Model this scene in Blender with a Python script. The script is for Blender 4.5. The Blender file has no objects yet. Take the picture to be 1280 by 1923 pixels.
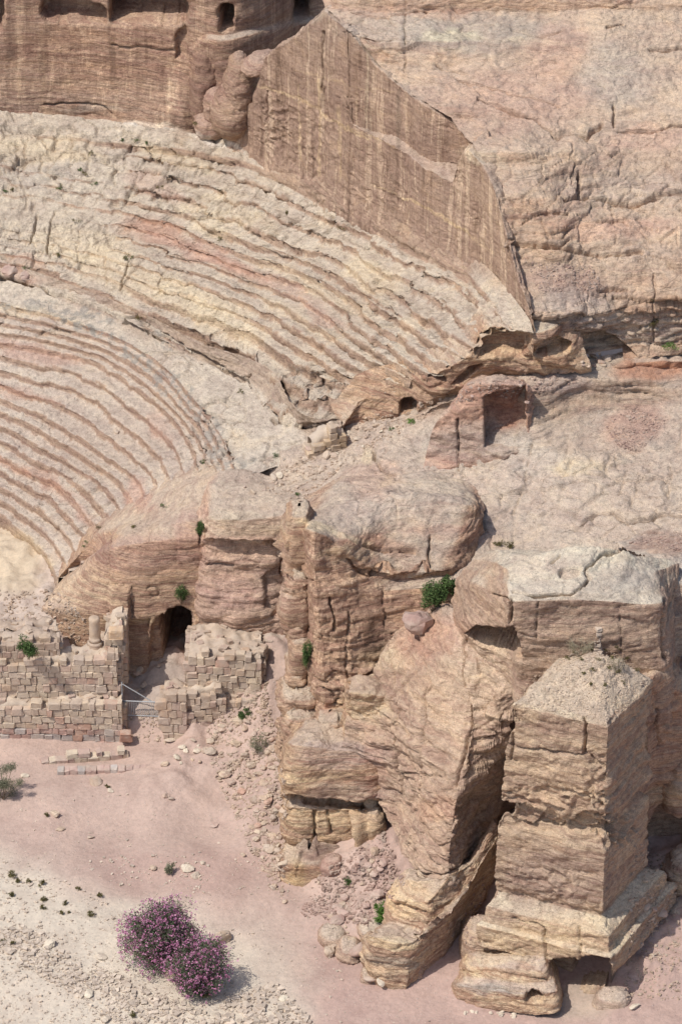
import bpy, math, random
import numpy as np
from mathutils import Vector
from mathutils.bvhtree import BVHTree
R = math.radians
SC = bpy.context.scene
COL = SC.collection
# ------------------------------------------------------------------ camera, sky, sun, exposure
CAM_H, CAM_Y, PITCH, FOC = 124.0, -190.0, R(31.5), 8000.0      # focal length in pixels of the 1280 x 1923 photograph
cam_d = bpy.data.cameras.new('camera'); cam = bpy.data.objects.new('camera', cam_d); COL.objects.link(cam)
cam.location = (0, CAM_Y, CAM_H); cam.rotation_euler = (math.pi/2-PITCH, 0, 0)
cam_d.sensor_fit = 'VERTICAL'; cam_d.sensor_height = 24.0; cam_d.lens = FOC/1923*24.0
cam_d.clip_start = 1.0; cam_d.clip_end = 3000
SC.camera = cam
SUN_EL, SUN_AZ = R(57), math.atan2(-0.54, -0.84)          # the direction the light comes from, seen from above
world = bpy.data.worlds.new('World'); SC.world = world; world.use_nodes = True
wn = world.node_tree.nodes; wn.clear()
sky = wn.new('ShaderNodeTexSky'); sky.sky_type = 'NISHITA'; sky.sun_disc = False
sky.sun_elevation = SUN_EL; sky.sun_rotation = math.pi/2-SUN_AZ; sky.dust_density = 2.0
wb = wn.new('ShaderNodeBackground'); wb.inputs[1].default_value = 0.13
wo = wn.new('ShaderNodeOutputWorld')
world.node_tree.links.new(sky.outputs[0], wb.inputs[0]); world.node_tree.links.new(wb.outputs[0], wo.inputs[0])
sun_d = bpy.data.lights.new('sun', 'SUN'); sun_d.energy = 3.5; sun_d.angle = R(0.55); sun_d.color = (1.0, 0.955, 0.88)
sun = bpy.data.objects.new('sun', sun_d); COL.objects.link(sun)
sd = Vector((math.cos(SUN_EL)*math.cos(SUN_AZ), math.cos(SUN_EL)*math.sin(SUN_AZ), math.sin(SUN_EL)))
sun.rotation_euler = sd.to_track_quat('Z', 'Y').to_euler(); sun.location = (-60, -60, 120)
SC.view_settings.view_transform = 'Standard'; SC.view_settings.look = 'None'
SC.view_settings.exposure = 0.0; SC.view_settings.gamma = 1.0
SC.render.engine = 'CYCLES'
SC.cycles.max_bounces = 6; SC.cycles.diffuse_bounces = 3; SC.cycles.glossy_bounces = 1

# ------------------------------------------------------------------ picture -> place
cp, sp_ = math.cos(PITCH), math.sin(PITCH)
def slope(py):
    t = (961.5-py)/FOC
    return (-sp_+t*cp)/(cp+t*sp_), 1.0/(cp+t*sp_)
def PZ(px, py, z):
    s, k = slope(py); dy = (z-CAM_H)/s
    return ((px-640)/FOC*dy*k, CAM_Y+dy, z)
def PY(px, py, Y):
    s, k = slope(py); dy = Y-CAM_Y
    return ((px-640)/FOC*dy*k, Y, CAM_H+s*dy)
def topix(P):
    x = P[:, 0]; y = P[:, 1]-CAM_Y; z = P[:, 2]-CAM_H
    d = y*cp - z*sp_; u = y*sp_ + z*cp
    return 640+FOC*x/d, 961.5-FOC*u/d
def pts(row):            # (px, py, z) or (px, py, Y, 1) or a ready ('p', x, y, z)
    out = []
    for r in row:
        if r[0] == 'p': out.append(r[1:])
        elif len(r) == 4: out.append(PY(*r[:3]))
        else: out.append(PZ(*r))
    return np.array(out, float)
# ------------------------------------------------------------------ noise
_rs = np.random.RandomState(7)
_perm = np.tile(_rs.permutation(256), 3).astype(np.int64)
_g = _rs.normal(size=(256, 3)); _g /= np.linalg.norm(_g, axis=1)[:, None]
def gn(p, seed=0):
    p = np.asarray(p)+seed*17.31
    i = np.floor(p).astype(np.int64); f = p-i; i &= 255
    u = f*f*f*(f*(f*6-15)+10)
    r = 0
    for a in (0, 1):
        pa = _perm[i[:, 0]+a]; wa = u[:, 0] if a else 1-u[:, 0]
        for b in (0, 1):
            pb = _perm[(pa+i[:, 1]+b) & 255]; wb_ = wa*(u[:, 1] if b else 1-u[:, 1])
            for c in (0, 1):
                g = _g[_perm[(pb+i[:, 2]+c) & 255]]
                d = g[:, 0]*(f[:, 0]-a)+g[:, 1]*(f[:, 1]-b)+g[:, 2]*(f[:, 2]-c)
                r = r+d*wb_*(u[:, 2] if c else 1-u[:, 2])
    return r*1.6
def fbm(p, o=4, seed=0, gain=.5):
    r = 0; a = 1
    for k in range(o):
        r = r+a*gn(p*(2**k), seed+k); a *= gain
    return r
def h1(i, seed=0):
    return _perm[(_perm[(np.asarray(i).astype(np.int64)+seed*37) & 255]+seed) & 255]/255.0
def vor(p, seed=0):
    p = p+seed*9.7; i = np.floor(p).astype(np.int64); f = p-i
    F1 = np.full(len(p), 9.); F2 = np.full(len(p), 9.); ID = np.zeros(len(p))
    for a in (-1, 0, 1):
        for b in (-1, 0, 1):
            for c in (-1, 0, 1):
                h = _perm[(_perm[(_perm[(i[:, 0]+a) & 255]+i[:, 1]+b) & 255]+i[:, 2]+c) & 255]
                dx = a+_perm[h+1]/255.-f[:, 0]; dy = b+_perm[h+2]/255.-f[:, 1]; dz = c+_perm[h+3]/255.-f[:, 2]
                d = np.sqrt(dx*dx+dy*dy+dz*dz); m = d < F1
                F2 = np.where(m, F1, np.minimum(F2, d)); ID = np.where(m, h/255., ID); F1 = np.where(m, d, F1)
    return F2-F1, ID
def sstep(a, b, x):
    t = np.clip((x-a)/(b-a), 0, 1); return t*t*(3-2*t)
# ------------------------------------------------------------------ materials
def mat_nodes(name):
    m = bpy.data.materials.new(name); m.use_nodes = True; nt = m.node_tree; nt.nodes.clear()
    o = nt.nodes.new('ShaderNodeOutputMaterial'); b = nt.nodes.new('ShaderNodeBsdfPrincipled')
    nt.links.new(b.outputs[0], o.inputs[0]); b.inputs['Specular IOR Level'].default_value = 0.15
    b.inputs['Roughness'].default_value = 0.92
    return m, nt, b
class NT:
    def __init__(s, nt): s.nt = nt
    def n(s, t, **k):
        x = s.nt.nodes.new(t)
        for a, v in k.items(): setattr(x, a, v)
        return x
    def put(s, sock, v):
        if isinstance(v, (int, float)): sock.default_value = v
        elif isinstance(v, tuple): sock.default_value = v
        else: s.nt.links.new(v, sock)
    def math(s, op, a, b=0.0, clamp=False):
        x = s.n('ShaderNodeMath', operation=op, use_clamp=clamp); s.put(x.inputs[0], a); s.put(x.inputs[1], b); return x.outputs[0]
    def vmul(s, a, v):
        x = s.n('ShaderNodeVectorMath', operation='MULTIPLY'); s.put(x.inputs[0], a); s.put(x.inputs[1], v); return x.outputs[0]
    def vadd(s, a, v):
        x = s.n('ShaderNodeVectorMath', operation='ADD'); s.put(x.inputs[0], a); s.put(x.inputs[1], v); return x.outputs[0]
    def noise(s, vec, scale, detail=3, rough=.5, dist=0):
        x = s.n('ShaderNodeTexNoise'); s.put(x.inputs['Vector'], vec); x.inputs['Scale'].default_value = scale
        x.inputs['Detail'].default_value = detail; x.inputs['Roughness'].default_value = rough; x.inputs['Distortion'].default_value = dist
        return x.outputs['Fac'], x.outputs['Color']
    def ramp(s, fac, stops, interp='LINEAR'):
        x = s.n('ShaderNodeValToRGB'); s.put(x.inputs[0], fac); r = x.color_ramp; r.interpolation = interp
        while len(r.elements) < len(stops): r.elements.new(.5)
        for e, (p, c) in zip(r.elements, stops):
            e.position = p; e.color = (*c, 1) if len(c) == 3 else c
        return x.outputs[0]
    def rng(s, v, a, b, c=0.0, d=1.0):
        x = s.n('ShaderNodeMapRange'); s.put(x.inputs[0], v)
        for i, q in enumerate((a, b, c, d)): x.inputs[i+1].default_value = q
        return x.outputs[0]
    def mix(s, f, a, b, mode='MIX'):
        x = s.n('ShaderNodeMix', data_type='RGBA', blend_type=mode); s.put(x.inputs[0], f); s.put(x.inputs[6], a); s.put(x.inputs[7], b); return x.outputs[2]
def rock_material():
    m, nt, b = mat_nodes('sandstone'); T = NT(nt)
    pos = T.n('ShaderNodeNewGeometry').outputs['Position']
    at = T.n('ShaderNodeAttribute', attribute_name='tint'); tint = at.outputs['Color']
    ax = T.n('ShaderNodeAttribute', attribute_name='mixv')
    sx = T.n('ShaderNodeSeparateColor'); nt.links.new(ax.outputs['Color'], sx.inputs[0])
    strata, streak, lich = sx.outputs
    wf, wc = T.noise(T.vmul(pos, (.35, .35, .5)), 1.0, 3, .55)
    wv = T.vmul(wc, (2.2, 2.2, 1.5))
    # thin bedding: long in x, y and short in z, bent by a slow warp
    p1 = T.vadd(T.vmul(pos, (.13, .13, 1.9)), T.vmul(wc, (1.6, 1.6, 1.3)))
    s1, _ = T.noise(p1, 1.0, 5, .62)
    p2 = T.vadd(T.vmul(pos, (.22, .22, 6.5)), T.vmul(wc, (1.6, 1.6, 3.2)))
    s2, _ = T.noise(p2, 1.0, 3, .6)
    p3 = T.vadd(T.vmul(pos, (.35, .35, 17.0)), T.vmul(wc, (2.0, 2.0, 8.0)))
    s3, _ = T.noise(p3, 1.0, 2, .6)
    bed = T.math('ADD', T.math('MULTIPLY', s1, .58), T.math('MULTIPLY', s2, .42))
    col = T.ramp(bed, [(.30, (.66, .58, .57)), (.38, (.92, .82, .76)), (.44, (.74, .56, .50)), (.49, (1.02, .96, .88)), (.53, (1.20, 1.12, .96)), (.57, (.88, .73, .64)), (.63, (1.10, .98, .82)), (.72, (.78, .70, .68))])
    col = T.mix(1.0, col, T.ramp(s3, [(.33, (.84, .80, .78)), (.45, (1, .98, .97)), (.55, (1, 1, 1)), (.66, (1.10, 1.09, 1.05))]), 'MULTIPLY')
    base = T.mix(strata, (1, 1, 1, 1), col)
    # broad mottling
    m1, mc = T.noise(T.vmul(pos, (.5, .5, .8)), 1.0, 5, .6, .6)
    mot = T.ramp(m1, [(.28, (.84, .80, .80)), (.45, (.98, .96, .95)), (.55, (1.03, 1.02, 1.0)), (.72, (1.12, 1.08, 1.0))])
    base = T.mix(1.0, base, mot, 'MULTIPLY')
    m2, _ = T.noise(pos, 3.5, 4, .65)
    base = T.mix(1.0, base, T.ramp(m2, [(.3, (.78, .76, .75)), (.5, (1, 1, 1)), (.7, (1.14, 1.13, 1.10))]), 'MULTIPLY')
    # vertical streaks where water runs down
    k1, _ = T.noise(T.vadd(T.vmul(pos, (1.25, 1.25, .06)), T.vmul(wc, (.35, .35, 0))), 1.0, 5, .66)
    k = T.ramp(k1, [(.30, (.52, .48, .46)), (.38, (.66, .60, .56)), (.44, (.95, .90, .86)), (.50, (1.05, 1.0, .97)), (.535, (.80, .74, .70)), (.57, (1.28, 1.27, 1.2)), (.60, (1.45, 1.46, 1.38)), (.64, (1.05, 1.0, .95)), (.74, (.68, .62, .6))])
    base = T.mix(1.0, base, T.mix(streak, (1, 1, 1, 1), k), 'MULTIPLY')
    base = T.mix(1.0, base, tint, 'MULTIPLY')
    # lichen crust
    l1, _ = T.noise(pos, 1.6, 6, .72)
    lm = T.math('MULTIPLY', T.rng(T.math('ADD', l1, T.math('MULTIPLY', lich, .10)), .53, .60), T.math('MULTIPLY', lich, 1.1, True), True)
    base = T.mix(lm, base, (.27, .255, .23, 1))
    # fine grains, dark and light
    g1, _ = T.noise(pos, 22, 2, .6)
    base = T.mix(1.0, base, T.ramp(g1, [(.30, (.52, .50, .49)), (.40, (.90, .89, .88)), (.50, (1.0, 1.0, 1.0)), (.60, (1.06, 1.06, 1.05)), (.69, (1.36, 1.35, 1.32))]), 'MULTIPLY')
    # hairline cracks and pits
    v = T.n('ShaderNodeTexVoronoi', feature='DISTANCE_TO_EDGE'); v.inputs['Scale'].default_value = 1.0
    T.put(v.inputs['Vector'], T.vadd(T.vmul(pos, (.55, .55, 1.25)), T.vmul(wc, (1.1, 1.1, .5))))
    cr = T.rng(v.outputs['Distance'], 0, .022)
    gate = T.rng(T.noise(pos, .5, 2)[0], .56, .64)
    crk = T.math('SUBTRACT', 1.0, T.math('MULTIPLY', T.math('SUBTRACT', 1.0, cr), gate))
    b1, _ = T.noise(T.vmul(pos, (1, 1, 1.8)), 2.2, 8, .68)
    b2 = T.math('MULTIPLY', T.math('ADD', T.math('MULTIPLY', s2, .75), T.math('MULTIPLY', s3, .18)), T.rng(T.noise(T.vmul(pos, (.5, .5, 1.2)), 1.0, 3)[0], .42, .6, .25, 1.0))
    b3, _ = T.noise(pos, 14, 4, .7)
    hgt = T.math('ADD', T.math('MULTIPLY', b1, .11), T.math('MULTIPLY', T.math('MULTIPLY', b2, T.math('ADD', strata, .2)), .16))
    hgt = T.math('ADD', hgt, T.math('MULTIPLY', b3, .035))
    hgt = T.math('ADD', hgt, T.math('MULTIPLY', crk, .03))
    q, _ = T.noise(T.vadd(T.vmul(pos, (.22, .22, 1.5)), T.vmul(wc, (.35, .35, .7))), 1.0, 6, .6)
    q = T.math('MULTIPLY', q, 20.0)
    st = T.math('ADD', T.math('FLOOR', q), T.rng(T.math('FRACT', q), .84, 1.0))
    hgt = T.math('ADD', hgt, T.math('MULTIPLY', st, .026))
    bp = T.n('ShaderNodeBump'); bp.inputs['Strength'].default_value = .95; bp.inputs['Distance'].default_value = 1.0
    T.put(bp.inputs['Height'], hgt); nt.links.new(bp.outputs[0], b.inputs['Normal'])
    nt.links.new(base, b.inputs['Base Color'])
    return m
def ground_material():
    m, nt, b = mat_nodes('dusty_ground'); T = NT(nt)
    pos = T.n('ShaderNodeNewGeometry').outputs['Position']
    tint = T.n('ShaderNodeAttribute', attribute_name='tint').outputs['Color']
    a1, _ = T.noise(pos, .5, 6, .62, .4)
    base = T.mix(1.0, tint, T.ramp(a1, [(.3, (.88, .85, .85)), (.5, (1, 1, 1)), (.7, (1.1, 1.09, 1.07))]), 'MULTIPLY')
    a2, _ = T.noise(pos, 5, 5, .7)
    base = T.mix(1.0, base, T.ramp(a2, [(.3, (.86, .85, .84)), (.5, (1, 1, 1)), (.7, (1.12, 1.1, 1.08))]), 'MULTIPLY')
    v = T.n('ShaderNodeTexVoronoi'); v.inputs['Scale'].default_value = 7.0; T.put(v.inputs['Vector'], pos)
    peb = T.math('MULTIPLY', T.rng(v.outputs['Distance'], .16, .26, 1, 0), T.rng(v.outputs['Color'], .62, .68))
    base = T.mix(T.math('MULTIPLY', peb, .55), base, (.62, .55, .47, 1))
    hgt = T.math('ADD', T.math('MULTIPLY', T.noise(pos, 3, 8, .7)[0], .10), T.math('MULTIPLY', peb, .03))
    bp = T.n('ShaderNodeBump'); bp.inputs['Strength'].default_value = .8; bp.inputs['Distance'].default_value = 1.0
    T.put(bp.inputs['Height'], hgt); nt.links.new(bp.outputs[0], b.inputs['Normal'])
    nt.links.new(base, b.inputs['Base Color'])
    return m
def stone_material(name, bump=.05, scale=6):
    m, nt, b = mat_nodes(name); T = NT(nt)
    pos = T.n('ShaderNodeNewGeometry').outputs['Position']
    tint = T.n('ShaderNodeAttribute', attribute_name='tint').outputs['Color']
    a1, _ = T.noise(pos, 2.5, 5, .65)
    base = T.mix(1.0, tint, T.ramp(a1, [(.3, (.8, .77, .76)), (.5, (1, 1, 1)), (.7, (1.16, 1.14, 1.1))]), 'MULTIPLY')
    oi = T.n('ShaderNodeObjectInfo')
    base = T.mix(1.0, base, T.ramp(oi.outputs['Random'], [(0, (.8, .72, .7)), (.35, (1.0, .95, .92)), (.7, (1.12, 1.1, 1.06)), (1, (.92, .85, .82))]), 'MULTIPLY')
    base = T.mix(T.rng(T.noise(pos, 1.3, 5, .7)[0], .42, .62, 0, .7), base, (.50, .41, .335, 1))
    bp = T.n('ShaderNodeBump'); bp.inputs['Strength'].default_value = .8; bp.inputs['Distance'].default_value = 1.0
    T.put(bp.inputs['Height'], T.math('MULTIPLY', T.noise(pos, scale, 6, .7)[0], bump)); nt.links.new(bp.outputs[0], b.inputs['Normal'])
    nt.links.new(base, b.inputs['Base Color'])
    return m
def plain(name, col, rough=.8, var=.25, scale=8, trans=0):
    m, nt, b = mat_nodes(name); T = NT(nt)
    pos = T.n('ShaderNodeNewGeometry').outputs['Position']
    f, _ = T.noise(pos, scale, 3, .6)
    T.put(b.inputs['Base Color'], T.mix(1.0, (*col, 1), T.ramp(f, [(.3, (1-var,)*3), (.7, (1+var,)*3)]), 'MULTIPLY'))
    b.inputs['Roughness'].default_value = rough
    return m
M_ROCK = rock_material(); M_GROUND = ground_material(); M_STONE = stone_material('weathered_stone')
# ------------------------------------------------------------------ mesh helpers
BVH_V, BVH_F, _off = [], [], [0]
def make_mesh(name, V, F, mat, tint=None, mixv=None, smooth=True, bvh=False, parent=None):
    V = np.asarray(V, np.float32); F = np.asarray(F, np.int32)
    me = bpy.data.meshes.new(name); k = F.shape[1]
    me.vertices.add(len(V)); me.vertices.foreach_set('co', V.ravel())
    me.loops.add(F.size); me.loops.foreach_set('vertex_index', F.ravel())
    me.polygons.add(len(F)); me.polygons.foreach_set('loop_start', np.arange(0, F.size, k, dtype=np.int32))
    me.polygons.foreach_set('use_smooth', np.full(len(F), smooth))
    for nm, arr in (('tint', tint), ('mixv', mixv)):
        if arr is not None:
            a = me.attributes.new(nm, 'FLOAT_COLOR', 'POINT')
            a.data.foreach_set('color', np.concatenate([arr, np.ones((len(V), 1))], 1).astype(np.float32).ravel())
    me.update(calc_edges=True); me.validate()
    me.materials.append(mat)
    o = bpy.data.objects.new(name, me); COL.objects.link(o)
    if parent is not None: o.parent = parent
    if bvh:
        BVH_V.append(V); BVH_F.append(F+_off[0]); _off[0] += len(V)
    return o
def segsub(row, counts, cat):
    out = []
    n = len(row)
    for i in range(n-1):
        t = np.linspace(0, 1, counts[i]+1)[:-1][:, None]
        a, b = row[i], row[i+1]
        if cat:
            p = row[i-1] if i else 2*a-b; q = row[i+2] if i+2 < n else 2*b-a
            out.append(.5*((2*a)+(b-p)*t+(2*p-5*a+4*b-q)*t*t+(3*a-p-3*b+q)*t**3))
        else: out.append(a+(b-a)*t)
    out.append(row[-1:])
    return np.concatenate(out)
def grid(rows, du, dv=None, ucat=True, vcat=False, close=False):
    dv = dv or du
    rows = np.array([pts(r) for r in rows])
    if close: rows = np.concatenate([rows, rows[:, :1]], 1)
    L = np.linalg.norm(rows[:, 1:]-rows[:, :-1], axis=2).max(0)
    g = np.array([segsub(r, [max(1, int(math.ceil(l/du))) for l in L], ucat) for r in rows])
    L2 = np.percentile(np.linalg.norm(g[1:]-g[:-1], axis=2), 90, axis=1)
    c = [max(1, int(math.ceil(l/dv))) for l in L2]
    g = segsub(g.reshape(len(rows), -1), c, vcat).reshape(-1, g.shape[1], 3)
    return g
def relax(g, it, close=False, lam=.5):
    for _ in range(it):
        h = g.copy()
        if close:
            gg = np.concatenate([g[:, -2:-1], g, g[:, 1:2]], 1); h = h+lam*((gg[:, :-2]+gg[:, 2:])/2-g)*.5
        else: h[:, 1:-1] += lam*((g[:, :-2]+g[:, 2:])/2-g[:, 1:-1])*.5
        h[1:-1] += lam*((g[:-2]+g[2:])/2-g[1:-1])*.5
        g = h
        if close: g[:, -1] = g[:, 0]
    return g
def gnormals(g):
    du = np.gradient(g, axis=1); dv = np.gradient(g, axis=0)
    n = np.cross(du, dv); l = np.linalg.norm(n, axis=2)[:, :, None]
    return n/np.maximum(l, 1e-9)
def pdist(px, py, line):
    d = np.full(len(px), 1e9)
    for (x0, y0), (x1, y1) in zip(line[:-1], line[1:]):
        vx, vy = x1-x0, y1-y0; L = vx*vx+vy*vy+1e-9
        t = np.clip(((px-x0)*vx+(py-y0)*vy)/L, 0, 1)
        d = np.minimum(d, np.hypot(px-x0-t*vx, py-y0-t*vy))
    return d
def inpoly(px, py, poly):
    ins = np.zeros(len(px), bool); n = len(poly)
    for i in range(n):
        x0, y0 = poly[i]; x1, y1 = poly[(i+1) % n]
        if y0 == y1: continue
        ins ^= ((y0 > py) != (y1 > py)) & (px < (x1-x0)*(py-y0)/(y1-y0)+x0)
    return ins
def blur(a, k):
    for _ in range(k):
        a[1:-1, 1:-1] = (a[:-2, 1:-1]+a[2:, 1:-1]+a[1:-1, :-2]+a[1:-1, 2:]+4*a[1:-1, 1:-1])/8
    return a
VEINS = []         # filled below: pale mineral veins and water marks, (polyline, half width, colour, strength)
TINTS = []         # filled below: colours that belong to places on the rock
CRACKS = []        # filled below: open joints, (polyline, width m, depth m)
def displace(g, big=.35, bil=.22, fine=.05, sdisp=.09, peel=.10, layer=.55, crack=.10, csize=2.6, flute=0, holes=(), zones=(), seed=0, pokes=(), dip=(0, 0), keep=None, up=None, use_cracks=True):
    P = g.reshape(-1, 3); N = gnormals(g)
    c = np.array([0, CAM_Y, CAM_H]); flip = np.sign((N*(c-g)).sum(2).mean())
    if up is not None: flip = up
    N = (N*flip).reshape(-1, 3)
    px, py = topix(P)
    steep = 1-np.clip(np.abs(N[:, 2]), 0, 1)**1.5
    off = big*fbm(P/np.array([4.5, 4.5, 3.2]), 2, seed)
    w = fbm(P/2.5, 2, seed+5)
    if bil:
        q = P/np.array([1.9, 1.9, .85])+w[:, None]*.35
        off += bil*(np.abs(gn(q, seed+9))*1.8-.45) + bil*.4*(np.abs(gn(q*2.3, seed+11))*1.8-.45)
    if sdisp:
        zz = (P[:, 2]+dip[0]*P[:, 0]+dip[1]*P[:, 1]+.35*w+.8*gn(P/7, seed+2))/layer
        # layers of unequal thickness
        zz = zz+.35*np.sin(zz*1.7+1)
        i = np.floor(zz); t = zz-i
        gt = .25+1.1*sstep(-.25, .45, gn(P/np.array([3.5, 3.5, 1.8]), seed+33))
        prof = (1-np.abs(2*t-1)**5)
        loc = gn(np.c_[P[:, 0]/3.0, P[:, 1]/3.0, i*3.7], seed+3)
        off += gt*steep*sdisp*((h1(i, 3+seed % 5)-.5)*1.0+.5*prof-.5+.8*loc)
        zz2 = zz*3.1; i2 = np.floor(zz2); t2 = zz2-i2
        off += gt*steep*sdisp*.32*((h1(i2, 8)-.5)+(1-np.abs(2*t2-1)**4)*.6+.7*gn(np.c_[P[:, 0]/1.2, P[:, 1]/1.2, i2*2.1], seed+4))
    if fine: off += fine*fbm(P/.45, 3, seed+20, .6)
    if peel:
        q = 5.5*fbm(P/np.array([3.2, 3.2, 1.5])+w[:, None]*.3, 3, seed+25, .55)
        fl = np.floor(q); off += peel*(fl+sstep(.72, 1.0, q-fl)-q*.6)*.55
    if len(zones):
        e, cid = vor(P/np.array([1.5, 1.1, .5])+w[:, None]*.3, seed+2); zm = np.zeros(len(P))
        for cx, cy, rx, ry, a in zones: zm = np.maximum(zm, a*(1-sstep(.6, 1.2, np.hypot((px-cx)/rx, (py-cy)/ry)+.25*gn(P/2, 15))))
        off += zm*((cid-.5)*.42-.22*(1-sstep(0, .10, e)))
    if crack:
        e, cid = vor(P/np.array([csize, csize, csize*.6])+w[:, None]*.25, seed)
        gate = sstep(-.15, .25, gn(P/5.0, seed+31))
        off += -crack*(1-sstep(0, .07, e))*gate + crack*.9*(cid-.5)*gate
    if flute:
        off += flute*(gn(P*np.array([1.7, 1.7, .12]), seed+61)+.6*gn(P*np.array([5, 5, .3]), seed+62))
        off -= flute*1.6*sstep(.1, .5, gn(P/np.array([2.2, 2.2, 1.6]), seed+63))*np.abs(gn(P*np.array([2.5, 2.5, 6]), seed+64))
    for cx, cy, rx, ry, amp in holes:      # honeycomb weathering
        d = np.hypot((px-cx)/rx, (py-cy)/ry); m = d < 1.3
        if m.any():
            q = np.abs(gn(P[m]*np.array([1.2, 1.2, 1.9]), 77))+.45*np.abs(gn(P[m]*np.array([4.0, 4.0, 5.0]), 78))
            off[m] -= amp*(1-sstep(.7, 1.25, d[m]))*(sstep(.12, .5, q)*1.2-.25)
    if keep is not None: off *= keep.reshape(-1)
    if use_cracks:
        for line, wd, dp in CRACKS:
            x0 = min(a for a, _ in line)-15; x1 = max(a for a, _ in line)+15; y0 = min(a for _, a in line)-15; y1 = max(a for _, a in line)+15
            m = (px > x0) & (px < x1) & (py > y0) & (py < y1)
            if m.any():
                wd = wd*(1.35 if line[0][1] < 600 and line[0][0] > 850 else 1); jx = px[m]+4*gn(P[m]*.9, 3)+2*gn(P[m]*3, 8); jy = py[m]+4*gn(P[m]*.9, 4)+2*gn(P[m]*3, 9)
                d = pdist(jx, jy, line)/36.
                wv = wd*(.75+.5*gn(P[m]*1.1, 5)); off[m] -= dp*np.clip(1.35*(1-d/np.maximum(wv, .05)), 0, 1)
    Q = P+N*off[:, None]
    for poly, vec, dep in pokes:
        jx = px+1.3*gn(P*1.3, 6); jy = py+1.3*gn(P*1.3, 7)
        a = blur(inpoly(jx, jy, poly).astype(float).reshape(g.shape[:2]), 1).reshape(-1)
        Q = Q+(np.array(vec)*dep)[None, :]*a[:, None]
    return Q, N, px, py, steep
def colour(P, N, px, py, steep, top, side, strata, streak, lich, edge=(.12, .5)):
    n = len(P)
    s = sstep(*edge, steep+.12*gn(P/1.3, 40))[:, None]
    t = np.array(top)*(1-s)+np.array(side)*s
    v = gn(P/6.0, 41)[:, None]
    t = t*(1+.10*v*np.array([.8, 1.0, 1.1]))
    mx = np.zeros((n, 3)); mx[:, 0] = strata*(.45+.55*s[:, 0]); mx[:, 1] = streak*s[:, 0]; mx[:, 2] = lich
    nx = px+14*fbm(P/1.6, 2, 50); ny = py+10*fbm(P/1.6, 2, 53)
    for (line, wd, colr, amt) in VEINS:
        d = pdist(px+3*gn(P/.8, 50), py+3*gn(P/.8, 51), line); f = (amt*(1-sstep(.35, 1.1, d/wd*(1+.5*gn(P/.7, 52)))))[:, None]
        t = t*(1-f)+np.array(colr)*f
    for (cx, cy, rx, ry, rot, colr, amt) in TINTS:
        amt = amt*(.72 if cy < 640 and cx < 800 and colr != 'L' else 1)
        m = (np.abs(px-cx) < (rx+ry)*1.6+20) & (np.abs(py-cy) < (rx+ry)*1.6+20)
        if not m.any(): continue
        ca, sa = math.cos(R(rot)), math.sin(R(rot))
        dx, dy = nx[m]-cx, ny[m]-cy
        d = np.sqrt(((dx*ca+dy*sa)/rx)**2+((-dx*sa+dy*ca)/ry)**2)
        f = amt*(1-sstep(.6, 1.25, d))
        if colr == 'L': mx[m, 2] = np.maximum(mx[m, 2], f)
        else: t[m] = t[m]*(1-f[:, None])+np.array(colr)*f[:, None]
    return np.clip(t, 0, 2), mx
def gfaces(nv, nu):
    i = np.arange(nv*nu).reshape(nv, nu)
    return np.stack([i[:-1, :-1], i[:-1, 1:], i[1:, 1:], i[1:, :-1]], -1).reshape(-1, 4)
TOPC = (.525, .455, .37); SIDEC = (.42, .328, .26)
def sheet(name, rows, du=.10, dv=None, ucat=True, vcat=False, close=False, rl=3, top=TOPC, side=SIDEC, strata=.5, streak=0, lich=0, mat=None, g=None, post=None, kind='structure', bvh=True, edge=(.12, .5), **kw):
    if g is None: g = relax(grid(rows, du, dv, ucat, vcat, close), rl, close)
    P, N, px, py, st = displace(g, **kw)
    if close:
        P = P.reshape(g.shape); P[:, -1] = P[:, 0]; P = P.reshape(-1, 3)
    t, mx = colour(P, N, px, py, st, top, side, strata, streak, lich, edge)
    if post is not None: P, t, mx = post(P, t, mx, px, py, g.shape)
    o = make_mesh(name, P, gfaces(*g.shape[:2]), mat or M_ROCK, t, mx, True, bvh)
    if kind: o['kind'] = kind
    return o
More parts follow.
